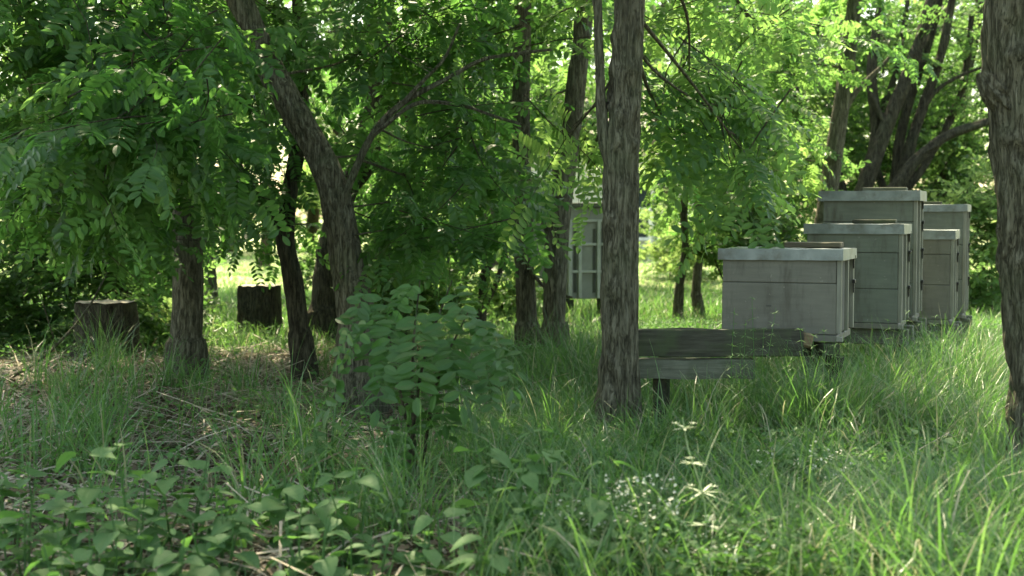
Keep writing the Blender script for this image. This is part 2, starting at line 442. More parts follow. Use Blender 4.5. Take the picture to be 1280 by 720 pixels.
def locust_spray(lod, seed, n=9, length=.62, leaf_len=.048, rl=.19):
    r_ = random.Random(seed); g = Geo()
    dr = r_.uniform(.1, .5)
    def ax(t): return np.array([length * t, .04 * math.sin(5 * t + seed), -length * .4 * dr * t * t])
    pts = np.array([ax(t) for t in (0, .33, .66, 1)])
    tube(g, pts, [.004, .003, .002, .0012], 4 if lod == 0 else 3, .2, mat=1, tint=.5)
    for i in range(n):
        t = .08 + .92 * i / (n - 1); side = 1 if i % 2 else -1
        a = side * R(r_.uniform(35, 75)) if i < n - 1 else R(r_.uniform(-15, 15))
        Mx = rotz(a)[0] @ roty(r_.uniform(-.25, .75) + dr * .3)[0] @ rotx(r_.uniform(-.5, .5))[0]
        compound(g, ax(t), Mx, rl * r_.uniform(.75, 1.2), lod, r_, leaf_len, 0, .45 + .1 * (t - .5))
    return g.cat()
def shrub_spray(lod, seed, n=26, length=.5, L_=.06):
    r_ = random.Random(seed); g = Geo()
    dr = r_.uniform(0, .4)
    def ax(t, o): return np.array([length * t, .06 * math.sin(4 * t + o) * 1, -length * .4 * dr * t * t])
    subs = [(0, 0, 1.0), (R(38), .25, .6), (R(-40), .4, .55), (R(25), .6, .4)]
    for (a, t0, k) in subs:
        org = ax(t0, seed); Rm = rotz(a)[0] @ roty(r_.uniform(-.4, .3))[0]
        pts = np.array([ax(t * k, 1) for t in (0, .5, 1)]) @ Rm.T + org
        tube(g, pts, [.0035 * k, .0025 * k, .001], 3, .3, mat=1)
        m_ = int(n * k)
        for i in range(m_):
            t = (i + .5) / m_; side = 1 if i % 2 else -1
            ll = L_ * r_.uniform(.7, 1.15); ww = ll * r_.uniform(.5, .65)
            lv, lq = leaf_t(ll, ww, 4, .2, r_.uniform(0, .3), 'pt') if lod == 0 else leaf_low(ll, ww)
            mm = rotz(side * R(r_.uniform(35, 80)))[0] @ rotx(r_.uniform(-.9, .9))[0] @ roty(r_.uniform(-.5, .7))[0]
            g.add((lv @ mm.T + ax(t * k, 1)) @ Rm.T + org, lq, 0, .5 + r_.uniform(-.18, .18))
    return g.cat()
SPR = {
    'near': [locust_spray(0, s_, 9, .62, .055, .21) for s_ in range(8)],
    'far': [locust_spray(1, 20 + s_, 8) for s_ in range(5)],
    'frond': [locust_spray(0, 30 + s_, 8, .6, .052, .30) for s_ in range(5)],
    'coarse': [locust_spray(1, 40 + s_, 8, .8, .075, .26) for s_ in range(4)],
    'shrub': [shrub_spray(0, 60 + s_) for s_ in range(4)],
    'shrubfar': [shrub_spray(1, 80 + s_) for s_ in range(5)],
    'shrubbig': [shrub_spray(1, 90 + s_, 24, .75, .085) for s_ in range(4)],
}
def scatter(geo, kind, ctr, rad, n, r_, outward=.25, pitch=(-.3, .7), scale=(.75, 1.2), tint=0., tv=.12):
    """n sprays inside an ellipsoid, pointing outward and sagging"""
    ctr = np.asarray(ctr, float); rad = np.asarray(rad if np.ndim(rad) else [rad] * 3, float)
    d = r_.normal(size=(n, 3)); d /= np.linalg.norm(d, axis=1)[:, None]
    p = ctr + d * rad * (r_.random(n) ** (1 / 2.2))[:, None]
    az = np.arctan2(d[:, 1], d[:, 0]) * 1.0 + r_.normal(size=n) * (1.6 * (1 - outward) + .3)
    pt = r_.uniform(pitch[0], pitch[1], n); ro = r_.normal(size=n) * .45
    sc = r_.uniform(scale[0], scale[1], n)
    Mx = rotz(az) @ roty(pt) @ rotx(ro) * sc[:, None, None]
    tt = r_.normal(size=n) * tv + tint
    fam = SPR[kind]; ch = r_.integers(0, len(fam), n)
    off = np.einsum('nij,j->ni', Mx, np.array([.3, 0, 0]))
    for k in range(len(fam)):
        s_ = ch == k
        geo.add_instances(fam[k], Mx[s_], (p - off)[s_], tt[s_])
    return p

# ------------------------------------------------------------------ trees
def tree(name, label, stems, blobs, bark='bark', sides=28, amp=.008, seed=1, cat='tree', group=None, leaf='locust', step=.03,
         limbs=True, hang=False, rootflare=1.22, furrow=9):
    """stems: list of (pts, radii); first one starts at the ground. blobs: (centre, radius, n, kind[, tint[, pitch]])"""
    r_ = np.random.default_rng(seed)
    b = np.array(stems[0][0][0], float); b[2] = gz(b[0], b[1])
    root = empty(name, b)
    tag(root, label, cat, group)
    g = Geo()
    allc = []
    for i, (pts, rad) in enumerate(stems):
        pts = np.array([p - b for p in pts]); rad = np.array(rad, float)
        if i == 0:
            pts = np.vstack([[pts[0][0], pts[0][1], -.12], pts[0] + [0, 0, .0], pts[0] + (pts[1] - pts[0]) * min(.9, .30 / max(.3, np.linalg.norm(pts[1] - pts[0]))), pts[1:]])
            rad = np.concatenate([[rad[0] * rootflare * 1.1, rad[0] * rootflare, rad[0] * 1.0], rad[1:]])
        big = rad.max() > .03
        c, r = tube(g, pts, rad, sides if big else max(7, sides // 2), step if big else step * 2, amp if big else amp * .4, seed + i * 1.7, furrow=furrow)
        allc.append((c, r))
    cc = np.vstack([a for a, _ in allc]); rr = np.concatenate([k for _, k in allc])
    cg = Geo()
    for bl in blobs:
        ctr, rad, n, kind = bl[:4]; tint = bl[4] if len(bl) > 4 else 0; pit = bl[5] if len(bl) > 5 else (-.3, .75)
        ctr = np.asarray(ctr, float) - b
        p = scatter(cg, kind, ctr, rad, n, r_, pitch=pit, tint=tint)
        if limbs:
            # a limb from the nearest lower stem point to the clump, with a few twigs inside it
            dist = np.linalg.norm(cc - ctr, axis=1) + np.where(cc[:, 2] > ctr[2] + .1, 1.5, 0) + .5 * (cc[:, 2] < .5)
            if hang: dist = np.linalg.norm(cc - (ctr + [0, 0, .5]), axis=1)
            k = int(np.argmin(dist)); st = cc[k]
            L_ = np.linalg.norm(ctr - st)
            r0 = min(rr[k] * .4, .003 + .006 * L_)
            mid = (st + ctr) / 2 + np.array([r_.normal() * .08, r_.normal() * .08, -.02 * L_]) * .8
            tube(g, [st, mid, ctr], [r0, r0 * .7, r0 * .4], 7, .08, .0, seed)
            for q in p[:max(3, n // 6)]:
                m2 = (ctr * .6 + q * .4) + np.array([0, 0, .04])
                tube(g, [mid * .3 + ctr * .7, m2, q], [r0 * .4, r0 * .25, .002], 4, .15, 0, seed)
    g.build('trunk', M[bark], root)
    if blobs: cg.build('crown', [M[leaf], M['twig']], root)
    return root

def stem_px(pts, d, wid, d2=None):
    """pts [(px,py)], distance d at the base to d2 at the top, widths in photo pixels"""
    n = len(pts); out = []; rad = []
    d2 = d if d2 is None else d2
    for i, (px, py) in enumerate(pts):
        dd = d + (d2 - d) * i / (n - 1)
        if i == 0 and py is None: out.append(G(px, dd))
        else: out.append(P(px, py, dd))
        rad.append(wid[i] / 2 / 1778 * dd)
    return out, rad
def B(px, py, d, r, n, kind='near', tint=0., pitch=(-.3, .75)):
    return (P(px, py, d), r, n, kind, tint, pitch)
def up(x, y, z, r, n, kind='coarse', tint=0.): return (np.array([x, y, z]), r, n, kind, tint)  # crown clump above the view, placed to cast shade below

# -- centre trunk
tree('locust_tree', 'straight furrowed trunk in the middle, rising in front of the mossy hive stand beams',
     [stem_px([(776, None), (775, 430), (777, 300), (778, 190), (783, 90), (786, 0), (790, -250), (800, -700)], 5.6, [50, 43, 41, 41, 40, 38, 33, 24]),
      stem_px([(765, 215), (757, 180), (752, 130), (749, 60), (745, -20), (725, -150)], 5.58, [14, 15, 12, 10, 10, 6])],
     [B(862, 95, 6.6, .22, 7, 'frond', .3, (.2, .8)), B(905, 150, 6.6, .18, 5, 'frond', .3, (.3, .9)), B(845, 175, 7.0, .14, 4, 'frond', .32, (.3, .9)), B(925, 185, 6.4, .05, 3, 'frond', .3, (.5, 1.0)),
      B(850, 0, 6.9, .25, 7, 'frond', .3), B(935, 20, 7.4, .25, 6, 'frond', .3), B(712, 170, 6.6, .04, 2, 'frond', .4, (.6, 1.1)), B(735, 205, 7.0, .04, 1, 'frond', .4, (.7, 1.1)), B(725, 10, 7.4, .2, 4, 'frond', .2),
      up(.7, 6.4, 3.4, [1.2, 1.2, .7], 26), up(.2, 7.4, 4.4, [1.4, 1.4, .8], 34)],
     sides=96, step=.01, amp=.019, seed=3, furrow=14, hang=True)
# -- right edge trunk
tree('locust_tree', 'stout trunk with a broken branch stub, cut off by the right edge',
     [stem_px([(1316, None), (1304, 480), (1290, 360), (1279, 200), (1271, 90), (1268, 0), (1266, -300), (1280, -700)], 5.0, [82, 74, 70, 72, 74, 68, 56, 36]),
      stem_px([(1262, 130), (1240, 112), (1231, 98), (1227, 90)], 4.97, [34, 26, 17, 6])],
     [up(2.4, 5.0, 3.3, [1.2, 1.2, .6], 24), up(1.6, 5.6, 4.2, [1.5, 1.5, .7], 26), up(3.2, 6.2, 3.8, [1.2, 1.2, .8], 22)],
     sides=96, step=.01, amp=.020, seed=5, furrow=15)
# -- curved leaning trunk
tree('locust_tree', 'grey brown trunk that curves and leans left as it rises, with a long side branch',
     [stem_px([(452, None), (447, 400), (436, 340), (427, 285), (418, 238), (400, 193), (363, 130), (330, 70), (304, 5), (283, -60), (250, -200), (230, -450)], 7.0, [60, 48, 42, 38, 36, 34, 34, 32, 30, 28, 24, 16]),
      stem_px([(424, 262), (440, 222), (468, 165), (505, 128), (560, 98), (600, 76), (640, 68), (690, 62)], 6.95, [12, 10, 8, 6.5, 5, 4, 3, 2]),
      stem_px([(468, 168), (520, 130), (575, 132), (620, 146), (652, 156)], 6.93, [5, 4, 3.4, 3, 2]),
      stem_px([(505, 128), (530, 100), (556, 72), (575, 30)], 6.93, [5, 4, 3, 2])],
     [B(470, 20, 7.2, .35, 9), B(520, 70, 7.4, .35, 9, tint=.05), B(560, 190, 7.4, .28, 7, tint=.05), B(505, 250, 7.6, .16, 4, tint=-.05), B(462, 190, 8.0, .12, 3), B(590, 230, 8.2, .24, 6), B(560, 300, 8.4, .2, 5), B(620, 200, 9.9, .3, 7), B(540, 140, 9, .35, 8),
      B(585, 80, 10, .35, 8, tint=.1), B(460, 60, 7.7, .2, 5), B(530, 280, 7.0, .2, 6),   B(560, 20, 7.4, .25, 7),
      up(-.7, 6.1, 3.0, [.8, .7, .4], 34), up(-1.6, 7.2, 3.2, [1.3, 1.3, .7], 50), up(-.9, 6.4, 4.2, [1.5, 1.5, .8], 60), up(-2.1, 5.4, 3.9, [1.5, 1.5, .8], 50)],  # first overhead clump is unseen, added to shade the sapling
     sides=80, step=.012, amp=.016, seed=9, furrow=12)
# -- dark trunk behind it
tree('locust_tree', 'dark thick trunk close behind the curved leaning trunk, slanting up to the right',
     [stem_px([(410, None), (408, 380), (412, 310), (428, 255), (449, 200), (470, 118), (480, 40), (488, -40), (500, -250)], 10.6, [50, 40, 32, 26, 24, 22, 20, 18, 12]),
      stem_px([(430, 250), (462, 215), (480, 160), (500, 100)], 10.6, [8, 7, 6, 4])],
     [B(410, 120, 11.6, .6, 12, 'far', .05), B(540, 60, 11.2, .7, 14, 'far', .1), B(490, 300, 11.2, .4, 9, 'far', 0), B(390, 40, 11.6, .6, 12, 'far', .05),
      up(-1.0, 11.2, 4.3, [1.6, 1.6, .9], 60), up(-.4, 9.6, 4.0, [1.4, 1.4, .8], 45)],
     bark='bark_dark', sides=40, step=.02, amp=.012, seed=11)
# -- slim forked trunk
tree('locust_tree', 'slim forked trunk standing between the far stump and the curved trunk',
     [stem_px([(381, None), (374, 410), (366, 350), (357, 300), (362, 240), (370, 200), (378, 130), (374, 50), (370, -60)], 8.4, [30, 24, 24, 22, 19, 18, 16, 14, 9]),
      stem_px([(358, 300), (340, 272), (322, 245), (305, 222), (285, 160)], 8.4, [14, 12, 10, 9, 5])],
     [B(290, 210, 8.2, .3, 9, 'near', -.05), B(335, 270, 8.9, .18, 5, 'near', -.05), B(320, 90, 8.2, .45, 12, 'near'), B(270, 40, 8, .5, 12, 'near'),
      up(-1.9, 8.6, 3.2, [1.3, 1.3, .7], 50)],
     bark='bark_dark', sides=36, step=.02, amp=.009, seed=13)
# -- left trunk
tree('locust_tree', 'dark upright trunk between the two stumps, its top lost in hanging leaves',
     [stem_px([(232, None), (233, 420), (236, 340), (231, 260), (226, 180), (221, 90), (206, 0), (190, -100), (170, -300)], 8.3, [50, 40, 36, 32, 28, 24, 20, 18, 10]),
      stem_px([(228, 210), (205, 130), (172, 48), (152, -5), (120, -100)], 8.2, [16, 14, 12, 11, 7])],
     [B(70, 110, 6.2, .45, 13), B(150, 160, 5.5, .36, 8, tint=-.05), B(195, 120, 5.2, .2, 8), B(120, 50, 6.2, .5, 12), B(185, 40, 6.2, .3, 11), B(175, 205, 6.4, .22, 6), B(50, 240, 7.2, .34, 9), B(150, 270, 8.8, .28, 9, tint=-.08), B(265, 250, 9.3, .3, 8, tint=-.05),
      B(40, 180, 6.6, .35, 9, tint=-.1), B(110, 250, 6.8, .3, 8, tint=-.05), B(170, 250, 7.6, .25, 7, tint=-.1), B(195, 190, 5.8, .12, 5), B(20, 40, 6.0, .5, 10), B(215, 70, 5.8, .18, 7), B(330, 20, 8.2, .3, 8),
      up(-2.9, 10.6, 4.0, [1.5, 1.4, .8], 70), up(-1.6, 10.2, 3.9, [1.4, 1.3, .8], 60), up(-2.6, 7.4, 3.0, [1.5, 1.4, .7], 60), up(-3.4, 8.4, 4.0, [1.5, 1.5, .8], 60), up(-3.2, 6.0, 3.4, [1.4, 1.4, .8], 50)],  # first overhead clumps added out of view to shade the left ground
     bark='bark', sides=44, step=.018, amp=.011, seed=15)
# -- pair in the middle
tree('locust_tree', 'slim straight trunk left of the pair in front of the grey hives far back',
     [stem_px([(661, None), (659, 400), (655, 300), (652, 200), (652, 110), (655, 0), (660, -150), (665, -400)], 9.2, [32, 26, 24, 22, 21, 20, 16, 10]),
      stem_px([(656, 328), (668, 345), (680, 358), (700, 368), (716, 372)], 9.15, [5, 5, 4, 4, 3])],
     [B(610, 30, 9.8, .45, 12, 'near', .08), B(625, 130, 9.9, .2, 5, 'near', .15), B(560, 110, 9.4, .45, 10, 'near', .08), up(0, 9.4, 3.7, [1.4, 1.4, .8], 45)],
     sides=40, step=.018, amp=.009, seed=17)
tree('locust_tree', 'trunk leaning slightly right, close beside the slim straight one',
     [stem_px([(696, None), (693, 400), (696, 300), (705, 230), (713, 170), (722, 95), (731, 15), (740, -100), (760, -350)], 9.0, [36, 28, 30, 26, 25, 24, 22, 18, 10]),
      stem_px([(690, 300), (676, 270), (664, 250)], 9.0, [8, 8, 6])],
     [B(680, 120, 10.2, .22, 6, 'near', .1), B(700, 30, 9.6, .4, 10, 'near', .1), B(735, 160, 9.8, .26, 6, 'near', .15), up(.9, 9.2, 3.6, [1.4, 1.4, .8], 40)],
     sides=40, step=.018, amp=.010, seed=19)
# -- twisted thin
tree('young_tree', 'thin dark crooked stem bending right behind the slim straight trunk',
     [stem_px([(598, None), (602, 385), (608, 335), (625, 295), (643, 268), (652, 240), (640, 180)], 10.4, [14, 12, 13, 13, 11, 9, 5]),
      stem_px([(604, 385), (622, 350), (634, 300), (640, 270)], 10.4, [8, 7, 6, 5])],
     [B(600, 230, 10.2, .45, 9, 'far', .1), B(560, 300, 10.2, .35, 8, 'far', .1)], bark='bark_dark', sides=20, step=.03, amp=.005, seed=21)
tree('young_tree', 'dark thin stem leaning left, behind the leafy sapling',
     [stem_px([(505, None), (507, 370), (514, 320), (530, 260), (520, 200), (508, 142)], 11.5, [18, 16, 12, 9, 8, 6])],
     [B(500, 200, 11.2, .55, 11, 'far', .12), B(540, 140, 11.4, .5, 10, 'far', .15)], bark='bark_dark', sides=18, step=.03, amp=.005, seed=23)
# -- stems in the middle distance
tree('distant_tree', 'greenish double trunk in the bright gap left of the slim straight trunk',
     [stem_px([(618, None), (614, 330), (608, 260), (602, 200), (600, 100), (610, -40)], 15.5, [32, 24, 22, 18, 15, 10]),
      stem_px([(577, 395), (580, 330), (590, 270), (598, 215)], 15.5, [13, 12, 11, 10])],
     [B(600, 120, 15, 1.1, 24, 'far', .2), B(560, 60, 15.5, 1.2, 24, 'far', .2), B(650, 40, 15.5, 1.2, 22, 'far', .2)], bark='bark_pale', sides=20, step=.05, amp=.008, seed=25)
tree('distant_tree', 'thin wavy stem in the sunny gap just right of the centre trunk',
     [stem_px([(847, None), (850, 355), (857, 310), (855, 260), (862, 200), (850, 120), (860, 20)], 12.5, [12, 11, 9, 9, 8, 7, 5])],
     [B(845, 200, 12.5, .5, 12, 'far', .25), B(880, 140, 12.6, .6, 14, 'far', .25), B(830, 60, 12.5, .8, 16, 'far', .2)], sides=16, step=.05, amp=.004, seed=27)
tree('distant_tree', 'straight slim stem in the sunny gap next to the thin wavy one',
     [stem_px([(876, None), (870, 365), (875, 300), (874, 250), (880, 180), (895, 100), (900, 0)], 12.9, [14, 12, 11, 10, 9, 8, 6])],
     [B(900, 240, 12.8, .5, 12, 'far', .2), B(930, 150, 12.8, .7, 16, 'far', .25), B(900, 60, 13, .8, 16, 'far', .22)], sides=16, step=.05, amp=.004, seed=29)
tree('distant_tree', 'slender stem rising from the lawn left of the far stump',
     [stem_px([(264, None), (263, 330), (262, 280), (258, 200), (250, 100), (240, -20)], 14.0, [15, 13, 12, 11, 9, 6])],
     [B(250, 180, 13.5, .8, 20, 'far', .2), B(200, 90, 13.5, .9, 20, 'far', .2), B(300, 60, 14, .9, 20, 'far', .2)], sides=16, step=.05, amp=.004, seed=31)
tree('distant_tree', 'thin leaning trunk high at the upper left behind the leaves',
     [stem_px([(165, None), (150, 360), (138, 250), (118, 120), (108, 60), (98, -5), (80, -90)], 11.0, [22, 18, 16, 14, 12, 11, 8])],
     [B(110, 180, 11, .6, 16, 'far', .0), B(60, 80, 11, .8, 18, 'far', .15), B(150, 60, 11, .7, 16, 'far', .15), B(170, 250, 11, .5, 12, 'far', -.05)], bark='bark_dark', sides=18, step=.05, amp=.006, seed=33)
tree('young_tree', 'very thin straight stem just left of the slim straight middle trunk',
     [stem_px([(636, None), (633, 330), (632, 230), (631, 120), (628, 20)], 12.2, [6, 5, 4.5, 4, 3])],
     [B(620, 140, 12.2, .4, 8, 'far', .15), B(640, 60, 12.2, .4, 8, 'far', .15)], bark='bark_dark', sides=12, step=.06, amp=.002, seed=65)
tree('young_tree', 'thin leaning stem among the leaves between the curved trunk and the thin dark stem',
     [stem_px([(478, None), (482, 340), (470, 280), (476, 220), (492, 150)], 11.8, [10, 8, 7, 6, 4])],
     [B(470, 250, 11.6, .35, 8, 'far', .0), B(500, 170, 11.8, .4, 9, 'far', .05)], bark='bark_dark', sides=12, step=.06, amp=.002, seed=67)
# -- right background
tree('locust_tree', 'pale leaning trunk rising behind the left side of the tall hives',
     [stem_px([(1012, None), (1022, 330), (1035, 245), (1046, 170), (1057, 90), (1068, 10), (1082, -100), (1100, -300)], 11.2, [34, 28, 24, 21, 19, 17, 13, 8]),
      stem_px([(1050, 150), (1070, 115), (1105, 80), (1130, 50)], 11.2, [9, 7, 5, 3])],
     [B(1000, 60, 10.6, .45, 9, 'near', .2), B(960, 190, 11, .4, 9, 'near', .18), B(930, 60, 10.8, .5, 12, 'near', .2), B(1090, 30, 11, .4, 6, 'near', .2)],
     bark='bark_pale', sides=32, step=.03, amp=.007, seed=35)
tree('spreading_tree', 'big dark tree of several leaning stems spreading out behind the hives',
     [stem_px([(1062, None), (1066, 310), (1080, 240), (1108, 160), (1140, 80), (1160, 15), (1180, -60), (1200, -200)], 14.0, [36, 26, 21, 18, 16, 14, 11, 8]),
      stem_px([(1080, 260), (1120, 232), (1148, 150), (1176, 70), (1190, 0), (1210, -100)], 14.2, [18, 15, 12, 11, 9, 6]),
      stem_px([(1090, 260), (1118, 236), (1145, 200), (1185, 170), (1235, 152), (1290, 130)], 13.8, [18, 17, 14, 11, 9, 6]),
      stem_px([(1075, 250), (1095, 170), (1090, 90), (1100, 10)], 14.1, [18, 14, 12, 9]),
      stem_px([(1118, 235), (1130, 150), (1165, 40), (1180, -30)], 14.4, [14, 12, 9, 8]),
      stem_px([(1100, 270), (1150, 215), (1200, 120), (1215, 20)], 14.5, [12, 10, 8, 6]), stem_px([(1110, 250), (1090, 180), (1120, 90), (1135, 0)], 14.6, [10, 8, 7, 5]),
      stem_px([(1140, 180), (1165, 120), (1200, 95), (1240, 80)], 14.2, [6, 5, 4, 3]), stem_px([(1108, 160), (1080, 100), (1050, 60)], 14.0, [7, 5, 3]),
      stem_px([(1060, 290), (1045, 210), (1000, 130), (985, 60)], 14.4, [14, 11, 9, 6])],
     [B(1040, 60, 14.6, .8, 20, 'shrubfar', -.05), B(1110, 60, 15, .9, 22, 'shrubfar', -.05), B(1190, 110, 14.6, .8, 14, 'shrubfar', -.05), B(1150, 20, 14.5, .9, 20, 'shrubfar', .0),
      B(970, 100, 15, .8, 22, 'shrubfar', .1), B(1220, 40, 14.2, .7, 14, 'shrubfar', .05), B(1000, 200, 14.8, .6, 18, 'shrubfar', -.05), B(1090, 150, 15.2, .6, 12, 'shrubfar', -.1), B(1160, 160, 15.2, .6, 12, 'shrubfar', -.1)],
     bark='bark_dark', leaf='shrub', sides=32, step=.04, amp=.012, seed=37)
tree('distant_tree', 'dark stem just right of the spreading tree, above the rear hives',
     [stem_px([(1184, None), (1184, 300), (1180, 230), (1190, 160), (1215, 60), (1230, -30)], 17.0, [22, 20, 18, 15, 13, 10])],
     [B(1210, 200, 16.6, .7, 16, 'shrubfar', .15), B(1170, 190, 17, .6, 12, 'shrubfar', .0), B(1220, 100, 17, 1.0, 22, 'shrubfar', .1)], bark='bark_dark', leaf='shrub', sides=18, step=.05, amp=.006, seed=39)

# ------------------------------------------------------------------ bushes
def bush(name, label, px, d, blobs, leaf='shrub', bark='bark_dark', seed=1, group=None, cat='bush', nst=5):
    r_ = np.random.default_rng(seed)
    b = G(px, d); root = empty(name, b); tag(root, label, cat, group)
    g = Geo(); cg = Geo()
    for bl in blobs:
        ctr = bl[0] - b
        scatter(cg, bl[3], ctr, bl[1], bl[2], r_, pitch=(-.7, .5), tint=bl[4], tv=.14)
    tops = [bl[0] - b for bl in blobs]
    for i in range(max(nst, len(tops))):
        t = tops[i % len(tops)] + r_.normal(size=3) * .1
        s_ = np.array([r_.normal() * .08, r_.normal() * .08, -.05])
        m_ = (s_ + t) / 2 + np.array([r_.normal() * .06, r_.normal() * .06, .05])
        tube(g, [s_, m_, t], [.014, .009, .004], 6, .08)
    g.build('stem', M[bark], root); cg.build('crown', [M[leaf], M['twig']], root)
    return root
bush('dark_bush', 'dense dark bush filling the left edge behind the near stump', 60, 10.4,
     [B(20, 300, 10.2, .5, 34, 'shrubfar', -.15), B(90, 290, 10.6, .5, 34, 'shrubfar', -.1), B(30, 400, 10.0, .4, 30, 'shrubfar', -.2), B(110, 350, 10.8, .3, 16, 'shrubfar', -.15),
      B(-40, 360, 9.6, .5, 30, 'shrubfar', -.2), B(0, 200, 10.8, .6, 34, 'shrubfar', -.1), B(190, 340, 11.2, .4, 22, 'shrubfar', -.1), B(60, 440, 9.8, .25, 14, 'shrubfar', -.2), B(30, 120, 10.8, .6, 34, 'shrubfar', -.12), B(130, 200, 11.2, .5, 28, 'shrubfar', -.1), B(180, 290, 11.5, .35, 18, 'shrubfar', -.1)], seed=41)
bush('green_bush', 'low green bush between the near stump and the dark upright trunk', 185, 10.2,
     [B(180, 400, 10.0, .26, 18, 'shrubfar', 0.), B(195, 440, 9.8, .2, 12, 'shrubfar', 0.)], seed=43)
bush('green_bush', 'fresh green undergrowth bush around the far stump', 270, 11.3,
     [B(272, 425, 11.2, .2, 12, 'shrubfar', .05), B(365, 425, 11.6, .16, 8, 'shrubfar', .05), B(290, 452, 10.4, .16, 8, 'shrubfar', .05)], seed=45)
bush('green_bush', 'sunlit small leaved bush between the crooked stem and the slim straight trunk', 630, 11.6,
     [B(628, 400, 11.6, .26, 20, 'shrubfar', .2), B(640, 350, 11.8, .26, 16, 'shrubfar', .2), B(560, 400, 12, .35, 24, 'shrubfar', .1), B(575, 350, 12.4, .3, 14, 'shrubfar', .15), B(680, 420, 11, .15, 7, 'shrubfar', .15)], seed=47)
bush('green_bush', 'leafy bush left of the hives, reaching down to the lid of the front hive', 945, 11.8,
     [B(930, 280, 11.6, .32, 20, 'shrubfar', -.05), B(970, 240, 12, .4, 26, 'shrubfar', .05), B(900, 320, 12.4, .22, 12, 'shrubfar', .1), B(960, 310, 12, .35, 22, 'shrubfar', -.1), B(1000, 190, 12.5, .4, 18, 'shrubfar', .05)], seed=49)
bush('dark_bush', 'dark thicket filling the shade among the spreading stems', 1100, 16,  # tint lowered so the leaf colour itself carries the shade
     [B(1010, 180, 16, .7, 46, 'shrubfar', -.3), B(1080, 190, 16.5, .7, 46, 'shrubfar', -.35), B(1140, 150, 16.5, .7, 46, 'shrubfar', -.35), B(1090, 40, 16.5, .8, 46, 'shrubfar', -.3), B(1200, 150, 16.5, .6, 30, 'shrubfar', -.25), B(1180, 220, 16.5, .5, 20, 'shrubfar', -.2), B(1060, 100, 17, .7, 26, 'shrubfar', -.2), B(960, 150, 16.5, .6, 22, 'shrubfar', -.15), B(1160, 80, 17, .7, 24, 'shrubfar', -.2)], seed=61, nst=12)
tree('distant_tree', 'dark slanting stem high between the sunny gap and the pale leaning trunk',
     [stem_px([(985, None), (970, 280), (950, 200), (930, 130), (905, 60), (890, -20)], 15.0, [16, 14, 12, 10, 8, 6]),
      stem_px([(955, 215), (985, 150), (1000, 80), (1010, 0)], 15.0, [9, 8, 6, 4])], [B(940, 60, 15, .7, 12, 'shrubfar', .1)], bark='bark_dark', leaf='shrub', sides=14, step=.05, amp=.004, seed=63)
bush('green_bush', 'bright green bush right of the rear hives, by the right edge trunk', 1228, 13.5,
     [B(1232, 250, 13.5, .4, 26, 'shrubfar', .3), B(1230, 310, 13.3, .35, 24, 'shrubfar', .25), B(1225, 360, 13, .25, 16, 'shrubfar', .1), B(1270, 280, 13.6, .5, 26, 'shrubfar', .25)], seed=51)
bush('green_bush', 'shaded bush filling the gap between the dark upright trunk and the lawn', 190, 12.6,
     [B(190, 330, 12.6, .4, 26, 'shrubfar', -.1), B(210, 380, 12.2, .3, 20, 'shrubfar', -.05), B(150, 300, 12.8, .45, 26, 'shrubfar', -.05), B(235, 395, 12, .2, 12, 'shrubfar', 0.)], seed=71)
bush('green_bush', 'low leafy bush between the slim forked trunk and the dark thick one', 390, 13.2,
     [B(392, 400, 13.2, .22, 16, 'shrubfar', 0.), B(355, 395, 13.4, .18, 10, 'shrubfar', .1), B(395, 330, 13.4, .2, 10, 'shrubfar', .05)], seed=73)
bush('green_bush', 'tall leafy bush rising right behind the curved trunk', 480, 12.4,
     [B(470, 340, 12.4, .35, 24, 'shrubfar', 0.), B(520, 390, 12.2, .3, 20, 'shrubfar', .05), B(540, 300, 12.8, .4, 24, 'shrubfar', .1), B(480, 260, 12.8, .35, 18, 'shrubfar', .05)], seed=75)
bush('green_bush', 'dark leafy bush behind the foot of the curved trunk', 500, 9.8,
     [B(480, 360, 9.8, .26, 16, 'shrubfar', -.05), B(530, 340, 9.6, .32, 18, 'shrubfar', 0.), B(470, 420, 9.6, .2, 10, 'shrubfar', -.1)], seed=53)
bush('pale_bush', 'pale sunlit bush on the lawn in front of the far house', 850, 21,
     [B(850, 315, 21, .55, 40, 'shrubfar', .35), B(880, 300, 20, .6, 40, 'shrubfar', .35), B(835, 280, 22, .7, 40, 'shrubfar', .3)], seed=55)

